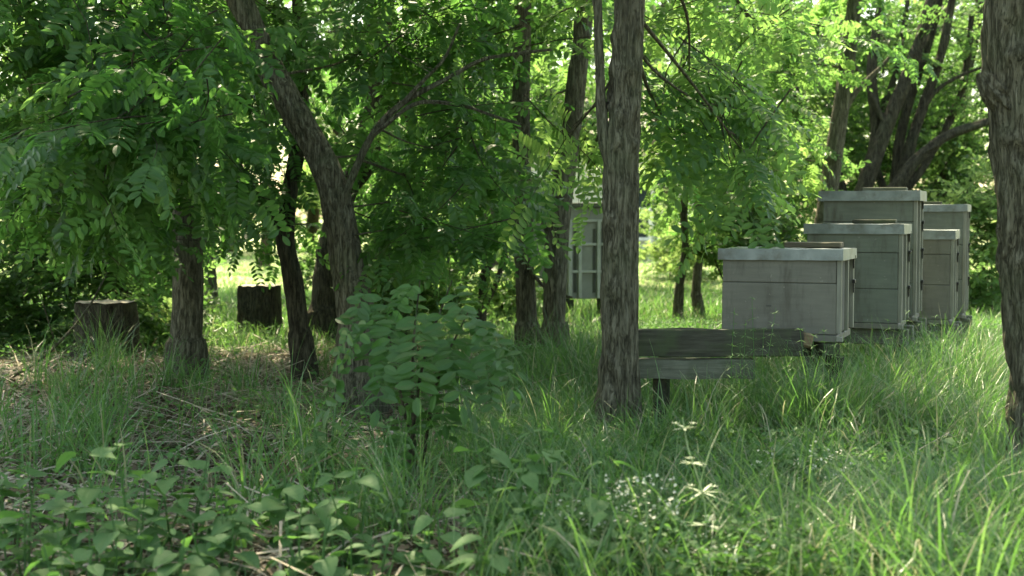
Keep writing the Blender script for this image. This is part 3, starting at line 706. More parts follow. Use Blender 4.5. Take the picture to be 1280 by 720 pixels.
# far trees behind the lawn: individuals, then the wood beyond as one mass
def bg_tree_blobs(px, d, zc, r, n, kind, tint, seed):
    r_ = np.random.default_rng(seed); out = []
    x = (px - 640) / 1778 * d
    for k in range(7):
        c = np.array([x + r_.normal() * r * .55, d + r_.normal() * r * .4, zc + r_.uniform(-1, 1.4) * r * .8])
        out.append((c, r * r_.uniform(.45, .65), n // 7, kind, tint + r_.uniform(-.08, .08), (-.4, .7)))
    return out
bgs = [(-20, 16, 2.6, 2.0, 150, 'shrubbig', .05, 'broad sunlit tree at the upper left corner behind the leaves'),  # tint shifts leaf colour per tree to imitate sun and shade
       (140, 19, 3.2, 2.2, 150, 'shrubbig', .2, 'bright green tree beyond the near stump'),
       (330, 27, 5.2, 2.2, 130, 'coarse', .2, 'airy locust above the lawn, left of the curved trunk'),
       (470, 18, 3.0, 1.9, 150, 'coarse', .25, 'glowing yellow green tree right of the curved trunk'),
       (560, 22, 3.6, 2.2, 140, 'shrubbig', .2, 'dense sunny tree behind the double greenish trunk'),
       (690, 19, 3.6, 2.0, 140, 'coarse', .25, 'bright locust high behind the pair of middle trunks'),
       (830, 25, 5.0, 1.9, 110, 'coarse', .3, 'yellow green locust above the sunny gap'),
       (930, 17, 3.2, 1.8, 170, 'shrubbig', .0, 'round green tree between the sunny gap and the hives'),
       (1060, 20, 3.2, 2.2, 200, 'shrubbig', -.25, 'leafy tree behind the spreading dark stems'),
       (1180, 22, 3.4, 2.4, 220, 'shrubbig', -.12, 'sunlit tree at the upper right, behind the dark branches'),
       (1330, 18, 3.0, 2.2, 130, 'shrubbig', .05, 'green tree half hidden by the trunk at the right edge')]
for i, (px, d, zc, r, n, kind, tint, lab) in enumerate(bgs):
    base = G(px, d); x = base[0]
    tree('distant_tree', lab, [([base, base + [0.1, 0, 1.4], base + [-.1, .1, 2.8], base + [.1, 0, zc + r]], [.11, .09, .07, .02])],
         bg_tree_blobs(px, d, zc, r, n, kind, tint, 100 + i), bark='bark_dark', leaf='shrub' if kind == 'shrubbig' else 'locust', sides=12, step=.15, amp=.004, seed=200 + i)

def far_wood():
    g = Geo(); r_ = np.random.default_rng(77)
    for k in range(46):
        x = -24 + 48 * k / 45 + r_.normal() * .5; d = r_.uniform(33, 42)
        for z, nn in ((1.2, 26), (3.4, 22), (5.8, 14), (8.2, 10)):
            scatter(g, 'shrubbig', (x, d, z + r_.normal() * .3), (1.5, 1.5, 1.5), nn, r_, scale=(1.3, 2.2), tint=.12, tv=.16)
        tube(g, [(x, d, -.1), (x + .2, d, 3), (x, d, 8)], [.2, .15, .05], 8, .5, mat=1)
    o = g.build('distant_woods', [M['shrub'], M['twig']])
    tag(o, 'far wood closing off the lawn behind everything', 'woods', kind='stuff')
far_wood()

# ------------------------------------------------------------------ hives
def hive(name, label, px, d, zb, w_, dp, tiers, paint, lid_h=.035, rz=R(-21), slab=None, loose=0, over=.012):
    """front right bottom corner seen at px, distance d; tiers = heights of stacked boxes from the bottom"""
    x = (px - 640) / 1778 * d
    root = empty(name, (x, d, zb), rz); tag(root, label, 'beehive', 'beehives on the stands')
    # local frame: x to the left is negative (front width), y goes back
    cx, cy = -w_ / 2, dp / 2
    g = Geo(); box(g, (cx, cy, .014), (w_ + .01, dp + .02, .028), 0, bev=.003); g.build('bottom_board', M['paint_warm'], root)
    z = .0285
    for i, h in enumerate(tiers):
        g = Geo()
        ins = .0 if i % 2 == 0 else .0015
        box(g, (cx, cy, z + h / 2), (w_ - ins * 2, dp - ins * 2, h - .003), 0, bev=.0025)
        if i < len(tiers) - 1: box(g, (cx, cy, z + h - .001), (w_ - .012, dp - .012, .006), 1)
        if i == 0: box(g, (cx - .04, .0, z + h * .55), (.022, .004, .007), 1, bev=.001)
        g.build('hive_box', [M[paint], M['gap']], root)
        z += h
    # battens and latches down the right side
    hh = z - .03
    for k, yy in enumerate((.012, dp * .55, dp - .012)):
        g = Geo(); box(g, (.0105, yy, .03 + hh / 2), (.02, .022, hh - .008), 0, bev=.002); g.build('batten', M['batten'], root)
    g = Geo(); box(g, (.0045, dp * .28, .03 + hh / 2), (.008, dp * .36, hh - .02), 0, bev=.001); g.build('side_gap_shade', M['gap'], root)  # dark sheet painted in as the shaded gap between battens
    zz = .0285
    for i, h in enumerate(tiers):
        zz += h
        g = Geo(); box(g, (.024, dp - .03, zz - .004), (.012, .03, .016), 0, bev=.002)
        box(g, (.022, dp - .03, zz - .03), (.005, .01, .05), 0, bev=.001)
        g.build('latch', M['latch'], root)
    g = Geo(); box(g, (.012, .012, .012), (.03, .04, .02), 0, bev=.002); g.build('corner_block', M['batten'], root)
    # sheet metal lid: top plate plus folded rim, slightly dented
    g = Geo(); lw, ld = w_ + over * 2 + .02, dp + over * 2
    nx, ny = 24, 6
    X, Y = np.meshgrid(np.linspace(-lw / 2, lw / 2, nx), np.linspace(-ld / 2, ld / 2, ny))
    sd = abs(hash(label)) % 97 if False else len(label)
    Zt = lid_h + .003 * (vnoise(X * 14 + sd, Y * 14 + 9) - .5) * 2
    top = np.stack([X + cx + .006, Y + cy, Zt + z], -1)
    id_ = np.arange(nx * ny).reshape(ny, nx)
    q = np.stack([id_[:-1, :-1], id_[:-1, 1:], id_[1:, 1:], id_[1:, :-1]], -1).reshape(-1, 4)
    g.add(top.reshape(-1, 3), q, 0, .5, False)
    per = np.concatenate([top[0, :-1], top[:-1, -1], top[-1, :0:-1], top[:0:-1, 0]])
    lo = per.copy(); lo[:, 2] = z - .012 + .003 * vnoise(per[:, 0] * 20 + sd, per[:, 1] * 20 + 3)
    c0 = np.array([cx + .006, cy, 0]); lo[:, :2] = c0[:2] + (lo[:, :2] - c0[:2]) * np.array([1.004, 1.004])
    n = len(per); ii = np.arange(n); jj = (ii + 1) % n
    g.add(np.vstack([per, lo]), np.stack([ii + n, jj + n, jj, ii], -1), 0, .5, False)
    lid = g.build('lid', M['metal'], root)
    g = Geo(); box(g, (cx + .006, cy, z - .001), (w_ + .008, dp + .006, .016), 0, bev=.002); g.build('lid_rim', M['paint_warm'], root)
    if slab:
        sx, sy, sw, sdp, sh, lab, m_ = slab
        rt = root.rotation_euler.z; c_, s_ = math.cos(rt), math.sin(rt)
        lx, ly = cx + sx, cy + sy
        g = Geo(); box(g, (0, 0, sh / 2), (sw, sdp, sh), 0, bev=.003)
        o = g.build('weathered_board', M[m_]); o.location = (x + lx * c_ - ly * s_, d + lx * s_ + ly * c_, zb + z + lid_h + .003); o.rotation_euler = (0, 0, rt + .05)
        tag(o, lab, 'board', 'boards weighing down the hive lids')
    return root
hive('beehive', 'low wide warm grey beehive nearest the camera, behind the mossy beam', 1046, 5.9, .425, .481, .40, [.215, .107], 'paint_warm',
     slab=(.10, .10, +.24, .16, .022, 'brown board lying on the lid of the nearest low hive', 'slab'))
hive('beehive', 'middle height green grey beehive directly right behind the nearest low one', 1123, 7.2, .375, .46, .38, [.175, .185, .105], 'paint_green', lid_h=.04,
     slab=(.08, .08, .22, .15, .02, 'mossy board on the middle height hive, against the tallest one', 'old_wood'))
hive('beehive', 'tallest beehive with the widest pale metal lid, at the back left of the group', 1141, 7.75, .375, .485, .38, [.18, .18, .155, .125], 'paint_green', lid_h=.045, over=.02,
     slab=(.06, .1, +.24, .16, .02, 'dark board on top of the tallest hive', 'grey_wood'))
hive('beehive', 'grey beehive with a pale lid in front of the rearmost right one', 1188, 8.35, .31, .46, .38, [.205, .18, .10], 'paint_warm', lid_h=.042,
     slab=(-.06, .1, .2, .15, .02, 'thin dark board on the lid of the second hive from the right', 'old_wood'))
hive('beehive', 'rearmost tall beehive at the right end of the group', 1203, 9.0, .30, .46, .38, [.22, .22, .22], 'paint_green', lid_h=.035,
     slab=(-.02, .1, .2, .15, .018, 'thin dark board on the lid of the rightmost hive', 'old_wood'))

# far grey hives seen between the trunks
def far_hive(label, px0, px1, d, z0, z1, open_frame):
    x0, x1 = (px0 - 640) / 1778 * d, (px1 - 640) / 1778 * d
    root = empty('beehive', ((x0 + x1) / 2, d, z0), R(4)); tag(root, label, 'beehive', 'grey hives far back between the trunks')
    W, h = x1 - x0, z1 - z0; dp = .45
    g = Geo(); box(g, (0, dp / 2, h / 2), (W, dp, h), 0, bev=.004); g.build('hive_box', M['pale_grey'], root)
    g = Geo(); box(g, (0, dp / 2 - .01, h + .022), (W + .06, dp + .08, .04), 0, bev=.004); g.build('lid', M['grey_wood'], root)
    if open_frame:
        for xx, ww in ((-W * .42, .03), (-W * .2, .028), (W * .22, .028), (W * .43, .03)):
            g = Geo(); box(g, (xx, -.016, h * .44), (ww, .03, h * .86), 0, bev=.002); g.build('batten', M['pale_wood'], root)
        for zz in (.86, .6, .3):
            g = Geo(); box(g, (0, -.012, h * zz), (W * .62 if zz > .7 else W * .9, .02, .022), 0, bev=.002); g.build('crossbar', M['pale_wood'], root)
        for xx in (-W * .31, W * .12, W * .32):
            g = Geo(); box(g, (xx, -.004, h * .42), (.025, .006, h * .7), 0); g.build('slot', M['gap'], root)
    for xx in (-W * .4, W * .4):
        for yy in (.05, dp - .05):
            g = Geo(); box(g, (xx, yy, -z0 / 2 - .02), (.06, .06, z0 + .02), 0, bev=.004); g.build('leg', M['old_wood'], root)
    return root
far_hive('far grey hive with a framed and barred front, between the leaning and centre trunks', 708, 764, 12.2, .24, 1.02, True)
far_hive('far plain grey hive with a broad lid behind the two slim middle trunks', 636, 700, 12.6, .32, 1.08, False)

# ------------------------------------------------------------------ stands
def stand():
    root = empty('hive_stand', (1.1, 5.75, 0)); tag(root, 'mossy timber hive stand with two stacked beams, its left end behind the centre trunk', 'stand')
    b = np.array([1.1, 5.75, 0.])
    def beam(px0, px1, zt, zb, d, th, mat, nm, ends=None):
        x0, x1 = (px0 - 640) / 1778 * d, (px1 - 640) / 1778 * d
        nseg = 40; g = Geo()
        X = np.linspace(x0, x1, nseg)
        prof = []
        for y, z in ((0, zb), (0, zb + (zt - zb) * .35), (0, zb + (zt - zb) * .7), (0.004, zt), (th * .5, zt), (th, zt), (th, zb)):
            prof.append((y, z))
        k = len(prof)
        V = np.array([[(x, d + y + .006 * (vnoise(np.array(x * 9.), np.array(j * 3.1)) - .5), z + .008 * (vnoise(np.array(x * 7. + 3), np.array(j * 5.3 + zt * 9)) - .5)) for j, (y, z) in enumerate(prof)] for x in X])
        id_ = np.arange(nseg * k).reshape(nseg, k)
        q = np.stack([id_[:-1], id_[1:], np.roll(id_[1:], -1, 1), np.roll(id_[:-1], -1, 1)], -1).reshape(-1, 4)
        g.add(V.reshape(-1, 3) - b, q, 0)
        for e in (0, -1):
            v = V[e] - b
            for (a_, b_, c_, d_) in ((0, 1, 5, 6), (1, 2, 4, 5), (2, 3, 4, 4)):
                if c_ == d_: continue
                g.add(v[[a_, b_, c_, d_]], [[0, 1, 2, 3]], 0)
        return g.build(nm, M[mat], root)
    beam(762, 1006, .492, .385, 5.72, .06, 'old_wood', 'beam')
    beam(768, 945, .370, .295, 5.70, .10, 'grey_wood', 'beam')
    beam(775, 1040, .415, .34, 6.15, .08, 'old_wood', 'beam')
    for px, d, dx in ((825, 5.78, .0), (1046, 5.95, .02), (830, 6.2, 0), (1040, 6.25, 0)):
        x = (px - 640) / 1778 * d
        g = Geo(); tube(g, [(x + dx - 1.1, d - 5.75, -.08), (x - 1.1, d - 5.75, .2), (x - 1.1 + .01, d - 5.75, .36)], [.03, .028, .027], 10, .03, .004, 3, cap=True)
        g.build('leg', M['old_wood'], root)
    for px in (900, 1035):
        x = (px - 640) / 1778 * 5.95
        g = Geo(); box(g, (x - 1.1, .31, .3945), (.07, .4, .05), 0, bev=.004); g.build('crosspiece', M['old_wood'], root)
    g = Geo(); box(g, ((1010 - 640) / 1778 * 5.72 - 1.1, .0, .448), (.05, .05, .06), 0, rz=.2, ry=.25, bev=.01)
    g.build('broken_end', M['break'], root)
stand()
def rear_stand(label, px, d, zt, w_, dp):
    x = (px - 640) / 1778 * d
    root = empty('hive_stand', (x, d, 0), R(-21)); tag(root, label, 'stand')
    for yy in (.06, dp - .06):
        g = Geo(); box(g, (-w_ / 2, yy, zt - .0405), (w_ + .1, .07, .08), 0, bev=.005); g.build('beam', M['grey_wood'], root)
    for xx in (-.02, -w_ + .02):
        for yy in (.06, dp - .06):
            g = Geo(); box(g, (xx, yy, (zt - .08) / 2 - .05), (.06, .05, zt + .02), 0, bev=.005); g.build('leg', M['old_wood'], root)
rear_stand('rough wooden stand under the middle height hive, sunk in grass', 1123, 7.2, .374, .46, .38)
rear_stand('wooden stand under the tallest hive, hidden in grass', 1141, 7.75, .374, .485, .38)
rear_stand('low stand under the hive second from the right', 1188, 8.35, .309, .46, .38)
rear_stand('low stand under the rearmost right hive', 1203, 9.0, .299, .46, .38)

# ------------------------------------------------------------------ stumps, fallen branch
def stump(label, px, d, wpx, top_py, seed, mat='stump', lean=0):
    b = G(px, d); r = wpx / 2 / 1778 * d; zt = P(px, top_py, d)[2] - b[2]
    root = empty('tree_stump', b); tag(root, label, 'stump', 'tree stumps under the trees')
    g = Geo(); tube(g, [(0, 0, -.1), (0, 0, .02), (lean * .3, 0, .12), (lean, 0, zt)], [r * 1.35, r * 1.25, r * 1.06, r], 64, .015, .022, seed, furrow=15)
    g.build('trunk', M[mat], root)
    g = Geo(); n = 48; th = np.linspace(0, 2 * np.pi, n, endpoint=False)
    rings = []
    for k in (.01, .35, .7, 1.0):
        rr = r * .97 * k
        rings.append(np.stack([lean + rr * np.cos(th), rr * np.sin(th), zt + .004 + .012 * (vnoise(np.cos(th) * k * 4 + 9 + seed, np.sin(th) * k * 4 + 9) - .5) + 0 * th], -1))
    V = np.vstack(rings); id_ = np.arange(4 * n).reshape(4, n)
    q = np.stack([id_[:-1], id_[1:], np.roll(id_[1:], -1, 1), np.roll(id_[:-1], -1, 1)], -1).reshape(-1, 4)
    g.add(V, q, 0); g.build('cut_top', M['cut'], root)
stump('broad dark mossy stump on the left, before the dark bush', 131, 9.3, 74, 378, 4)
stump('round stump with a pale cut top, behind on the sunny edge of the grass', 326, 10.9, 52, 357, 6)
g = Geo(); b0 = P(0, 482, 8.0); b0[2] = max(b0[2], .02)
pts = [P(-30, 492, 7.9), P(30, 462, 8.1), P(70, 432, 8.3), P(110, 385, 8.5), P(142, 325, 8.8)]
tube(g, [p - pts[0] for p in pts], [.012, .011, .009, .007, .003], 8, .04, .002, 3)
tube(g, [pts[2] - pts[0], P(60, 400, 8.2) - pts[0], P(48, 360, 8.2) - pts[0]], [.005, .004, .002], 5, .05)
o = g.build('fallen_branch', M['bark']); o.location = pts[0]
tag(o, 'bare thin grey branch leaning up across the left edge', 'branch')

# ------------------------------------------------------------------ far house
def house():
    d = 31; x = (815 - 640) / 1778 * d
    root = empty('house', (x - 2.6, d, 0)); tag(root, 'pale house with a white framed window glimpsed across the lawn', 'house')
    g = Geo(); box(g, (0, 2.5, 1.3), (7, 5, 2.8), 0); g.build('wall', M['wall'], root)
    g = Geo(); g.add([(-3.8, -.5, 2.65), (3.8, -.5, 2.65), (3.8, 2.5, 4.0), (-3.8, 2.5, 4.0), (-3.8, 5.5, 2.65), (3.8, 5.5, 2.65),
                      (-3.8, -.5, 2.5), (3.8, -.5, 2.5), (3.8, 5.5, 2.5), (-3.8, 5.5, 2.5)],
                     [[0, 1, 2, 3], [3, 2, 5, 4], [6, 7, 1, 0], [9, 4, 5, 8], [6, 9, 8, 7], ]); g.build('roof', M['roof'], root)
    for wx in (2.6, .2, -2.2):
        g = Geo()
        for dx in (-.36, 0, .36): box(g, (wx + dx, -.04, 1.15), (.07, .08, 1.4), 0)
        for dz in (.45, 1.1, 1.85): box(g, (wx, -.05, dz), (.8, .06, .07), 0)
        f = g.build('window', M['white'], root)
        g = Geo(); box(g, (wx, -.012, 1.15), (.7, .02, 1.35), 0); g.build('pane', M['glass'], f)
    g = Geo()
    for k in range(9): box(g, (-3.3 + k * .82, -1.2, .5), (.07, .07, 1.0), 0)
    box(g, (0, -1.2, 1.0), (6.8, .06, .06), 0)
    g.build('railing', M['white'], root)
house()

# ------------------------------------------------------------------ grass
def blades(geo, x, y, h, w_, curve, seg=4, tint=.45, tv=.15, r_=rng, lean=.25, zoff=0.):
    n = len(x); az = r_.uniform(0, 2 * np.pi, n); ph = np.abs(r_.normal(size=n)) * lean
    cv = r_.uniform(.2, 1.0, n) * curve
    t = np.linspace(0, 1, seg + 1)
    cx = np.zeros((n, seg + 1)); cz = np.zeros((n, seg + 1))
    for k in range(1, seg + 1):
        a = ph + cv * ((t[k] + t[k - 1]) / 2) ** 1.5
        cx[:, k] = cx[:, k - 1] + np.sin(a) * h / seg; cz[:, k] = cz[:, k - 1] + np.cos(a) * h / seg
    px = x[:, None] + cx * np.cos(az)[:, None]; py = y[:, None] + cx * np.sin(az)[:, None]; pz = (gz(x, y) + zoff)[:, None] + cz - .01
    c = np.stack([px, py, pz], -1)
    wa = az + np.pi / 2 + r_.normal(size=n) * .5
    wd = np.stack([np.cos(wa), np.sin(wa), 0 * wa], -1)
    ww = (w_[:, None] * (1 - t[None] ** 2.2) + .0004) / 2
    l = c + wd[:, None] * ww[..., None]; r = c - wd[:, None] * ww[..., None]
    v = np.stack([l, r], 2).reshape(-1, 3)
    base = (np.arange(n) * (seg + 1) * 2)[:, None, None]
    k = np.arange(seg)[None, :, None] * 2
    q = (base + k + np.array([0, 1, 3, 2])[None, None]).reshape(-1, 4)
    tt = np.repeat(np.clip(tint + r_.normal(size=n) * tv, 0, .82), (seg + 1) * 2)
    dead = np.repeat(r_.random(n) < .08, (seg + 1) * 2); tt[dead] = .97
    geo.add(v, q, 0, tt)
def pick(n, dx0, dx1, px0, px1, dens=None, r_=rng):
    """points with even ground density inside the visible wedge px0..px1, distance dx0..dx1"""
    out = []
    tot = 0
    while tot < n:
        d = np.sqrt(r_.uniform(dx0 ** 2, dx1 ** 2, n * 2)); px = r_.uniform(px0, px1, n * 2)
        x = (px - 640) / 1778 * d
        keep = np.ones(len(x), bool) if dens is None else r_.random(len(x)) < dens(x, d, px)
        # clear of the trunks' feet is not needed: blades are thin
        out.append(np.stack([x[keep], d[keep]], -1)); tot += keep.sum()
    p = np.vstack(out)[:n]; return p[:, 0], p[:, 1]
def grass():
    r_ = np.random.default_rng(5)
    g = Geo()
    # near & middle: lush on the right, sparse and patchy on the left
    def dens(x, d, px):
        f = fnoise(x * 2.3 + 20, d * 2.3 + 20)
        right = np.clip((px - 560) / 260, 0, 1)
        left = np.clip((f - .54) * 5, 0, 1) * .055 + .003
        return np.clip(right * (.10 + 1.4 * np.clip((f - .40) * 3.2, 0, 1)) + (1 - right) * left, 0, 1)
    x, y = pick(46000, 3.0, 9.5, -80, 1360, dens, r_)
    blades(g, x, y, r_.uniform(.10, .44, len(x)) * (.35 + 1.1 * fnoise(x * 1.8, y * 1.8)) * np.where(x / y < -.06, .7, 1.0), r_.uniform(.0018, .0048, len(x)), 2.3, 5, .30, .17, r_, .38)
    # fine short grass
    x, y = pick(50000, 2.8, 11, -80, 1360, lambda x, d, px: np.clip((fnoise(x * 3, d * 3) - .35) * 4, 0.02, 1) * np.where(px > 620, 1, .07), r_)
    blades(g, x, y, r_.uniform(.05, .16, len(x)), r_.uniform(.002, .004, len(x)), 1.6, 3, .45, .15, r_, .5)
    # clumps
    cl = []
    for k in range(150):
        d = math.sqrt(r_.uniform(3.0 ** 2, 9 ** 2)); px = r_.uniform(-40, 1320)
        if px < 620 and (r_.random() < .6 or d < 4.2): continue
        if d < 4.3 and 760 < px < 960: continue
        cl.append(((px - 640) / 1778 * d, d, r_.integers(25, 70), r_.uniform(.25, .5)))
    for (px, d, n, h) in ((500, 4.1, 50, .42), (480, 4.2, 40, .4), (330, 4.7, 60, .42), (410, 4.0, 60, .36), (60, 5.2, 50, .4), (130, 4.7, 30, .38), (300, 7.5, 60, .38), (210, 7.8, 60, .36), (90, 7.4, 60, .4), (880, 5.3, 70, .45),
                          (1100, 6.6, 90, .45), (1040, 5.6, 90, .4), (1160, 7.4, 90, .45), (1220, 7.6, 90, .45), (700, 5.6, 80, .45), (820, 5.2, 70, .4), (740, 5.7, 60, .45), (960, 5.5, 60, .38), (1180, 6.5, 80, .45), (1000, 5.0, 60, .3), (950, 5.4, 80, .42), (985, 5.45, 90, .48), (1020, 5.4, 90, .5), (1065, 5.5, 90, .5), (1095, 5.9, 90, .5), (1130, 6.3, 90, .52), (1180, 7.0, 90, .5), (1150, 5.6, 80, .5), (1205, 6.5, 80, .5), (1075, 5.1, 70, .42), (915, 5.5, 50, .35), (750, 3.3, 40, .4), (1240, 3.6, 60, .4), (1120, 3.5, 60, .36)):
        cl.append(((px - 640) / 1778 * d, d, n, h))
    for (x0, y0, n, h) in cl:
        x = x0 + r_.normal(size=n) * .05; y = y0 + r_.normal(size=n) * .05
        blades(g, x, y, h * r_.uniform(.55, 1.1, n), r_.uniform(.004, .008, n), 1.9, 6, .5, .12, r_, .3)
    for (p0, p1, d0, d1, n, h) in ((945, 1240, 5.3, 6.0, 1700, .46), (1000, 1080, 5.45, 5.75, 500, .56), (1060, 1250, 6.0, 7.6, 2200, .50), (985, 1060, 5.3, 5.65, 700, .52), (560, 760, 5.2, 6.4, 900, .36), (420, 640, 4.3, 5.2, 500, .33)):
        x, y = pick(n, d0, d1, p0, p1, None, r_)
        blades(g, x, y, h * r_.uniform(.5, 1.1, n), r_.uniform(.0018, .0042, n), 2.4, 6, .42, .16, r_, .35)
    # long arching pale stalks
    for (p0, p1, d0, d1, n) in ((1040, 1260, 5.2, 8.0, 260), (470, 530, 4.0, 4.3, 45), (560, 900, 3.3, 3.9, 90), (820, 1060, 4.2, 5.5, 120), (60, 420, 4.5, 8, 90), (930, 1280, 3.4, 5, 90)):
        x, y = pick(n, d0, d1, p0, p1, None, r_)
        blades(g, x, y, r_.uniform(.3, .56, n), r_.uniform(.002, .0045, n), 2.8, 8, .76, .08, r_, .3)
    tag(g.build('grass', M['grass']), 'long green grass growing around the trees and hives', 'grass', kind='stuff')
    # sunny grass further back
    g = Geo()
    x, y = pick(70000, 9.5, 18, -60, 1340, lambda x, d, px: np.clip((fnoise(x * 1.3, d * 1.3) - .25) * 3, .1, 1), r_)
    blades(g, x, y, r_.uniform(.06, .26, len(x)) * np.clip(1.5 - (y - 9.5) / 9, .45, 1), r_.uniform(.005, .010, len(x)), 1.7, 3, .55, .15, r_, .35)
    x, y = pick(40000, 16, 33, -60, 1340, None, r_)
    blades(g, x, y, r_.uniform(.04, .12, len(x)), r_.uniform(.012, .02, len(x)), 1.5, 2, .78, .1, r_, .5)  # high tint puts bright sun into the far blade colour
    tag(g.build('meadow_grass', M['grass']), 'sunlit grass of the clearing beyond the trees', 'grass', kind='stuff')
grass()

def strips(geo, x, y, L_, w_, r_, tint=.5, tv=.3, tilt=.12, z0=.004, mat=0):
    n = len(x); az = r_.uniform(0, np.pi * 2, n); pt = r_.normal(size=n) * tilt
    dx = np.stack([np.cos(az) * np.cos(pt), np.sin(az) * np.cos(pt), np.sin(pt)], -1)
    wa = np.stack([-np.sin(az), np.cos(az), r_.normal(size=n) * .4], -1)
    t = np.array([-.5, 0, .5]); bow = r_.uniform(-.1, .25, n)
    c = np.stack([x, y, gz(x, y) + z0 + np.abs(np.sin(pt)) * L_ * .5 + r_.random(n) * .02], -1)
    cc = c[:, None] + dx[:, None] * (L_[:, None] * t[None])[..., None]
    cc[:, 1, 2] += bow * L_ * .3
    l = cc + wa[:, None] * (w_ / 2)[:, None, None]; r = cc - wa[:, None] * (w_ / 2)[:, None, None]
    v = np.stack([l, r], 2).reshape(-1, 3)
    q = ((np.arange(n) * 6)[:, None, None] + (np.arange(2) * 2)[None, :, None] + np.array([0, 1, 3, 2])[None, None]).reshape(-1, 4)
    geo.add(v, q, mat, np.repeat(np.clip(tint + r_.normal(size=n) * tv, 0, 1), 6))
def herbs():
    r_ = np.random.default_rng(15); g = Geo()
    lv, lq = leaf_low(.022, .014); tpl = (lv, lq, np.zeros(len(lq), int), np.full(len(lv), .5), np.zeros(len(lq), bool))
    x, y = pick(80000, 3.2, 11, -60, 1340, lambda x, d, px: np.clip((fnoise(x * 2.1 + 7, d * 2.1 + 3) - .42) * 5, .02, 1) * np.where(px > 600, 1, .12), r_)
    n = len(x)
    T = np.stack([x, y, gz(x, y) + .01 + .16 * r_.random(n) ** 1.4], -1)
    Mx = rotz(r_.uniform(0, 6.28, n)) @ roty(r_.uniform(-.8, .6, n)) @ rotx(r_.normal(size=n) * .4) * r_.uniform(.6, 1.6, n)[:, None, None]
    g.add_instances(tpl, Mx, T, r_.normal(size=n) * .2)
    tag(g.build('undergrowth', M['weed']), 'low small leaved herbs covering the ground between the grass', 'undergrowth', kind='stuff')
herbs()
def litter():
    r_ = np.random.default_rng(8); g = Geo()
    den = lambda x, d, px: np.clip((fnoise(x * 1.6 + 3, d * 1.6) - .35) * 3, .08, 1) * np.where(px < 760, 1, .35)
    x, y = pick(16000, 3.0, 10, -60, 1340, den, r_)
    strips(g, x, y, r_.uniform(.05, .3, len(x)), r_.uniform(.002, .005, len(x)), r_, .5, .25)
    x, y = pick(2500, 3.0, 10, -60, 1340, den, r_)
    strips(g, x, y, r_.uniform(.15, .45, len(x)), r_.uniform(.004, .009, len(x)), r_, .8, .15, .18)
    tag(g.build('dry_straw', M['straw']), 'dead pale grass stalks matted on the ground', 'straw', kind='stuff')
    g = Geo()
    x, y = pick(30000, 3.0, 12, -60, 1340, lambda x, d, px: np.where(px < 760, 1, .4), r_)
    strips(g, x, y, r_.uniform(.015, .05, len(x)), r_.uniform(.01, .025, len(x)), r_, .5, .25, .35)
    tag(g.build('leaf_litter', M['litter']), 'brown fallen leaves scattered over the soil', 'leaf litter', kind='stuff')
litter()

# ------------------------------------------------------------------ plants one can tell apart
def weed_geo(r_, h, npair, L_, spread=1.0, stems=3, prof='heart', top=True):
    sg, lg = Geo(), Geo()
    for s_ in range(stems):
        a0 = r_.uniform(0, 6.28); ln = r_.uniform(.05, .35) * spread; hh = h * r_.uniform(.7, 1.05)
        o = np.array([math.cos(a0) * .03, math.sin(a0) * .03, -.02]); tp = o + np.array([math.cos(a0) * ln * hh, math.sin(a0) * ln * hh, hh])
        md = (o + tp) / 2 + np.array([r_.uniform(-.02, .02), r_.uniform(-.02, .02), 0])
        c, _ = tube(sg, [o, md, tp], [.0035, .003, .0015], 6, .04)
        for k in range(npair):
            t = .2 + .75 * k / max(1, npair - 1); p = c[min(len(c) - 1, int(t * (len(c) - 1)))]
            for sd in (0, math.pi):
                az = a0 + k * 1.57 + sd + r_.uniform(-.3, .3)
                ll = L_ * (1.0 - .45 * abs(t - .55)) * r_.uniform(.8, 1.15)
                ll *= r_.choice((.6, .85, 1.0, 1.15)); lv, lq = leaf_t(ll, ll * .84, 5, .18, r_.uniform(.1, .5), prof)
                pt = r_.uniform(-.35, .4)
                pet = np.array([math.cos(az), math.sin(az), .3]) * ll * .3
                tube(sg, [p, p + pet], [.0012, .001], 3, .1)
                m_ = rotz(az)[0] @ roty(pt)[0] @ rotx(r_.uniform(-.35, .35))[0]
                lg.add(lv @ m_.T + p + pet, lq, 0, .5 + r_.uniform(-.3, .3))
    return sg, lg
def weed(name, label, px, d, h, npair, L_, seed, stems=3, group=None, cat='weed', spread=1.0):
    r_ = random.Random(seed); b = G(px, d); root = empty(name, b); tag(root, label, cat, group)
    sg, lg = weed_geo(r_, h, npair, L_, spread, stems)
    sg.build('stem', M['weed'], root); lg.build('foliage', M['weed'], root); return root
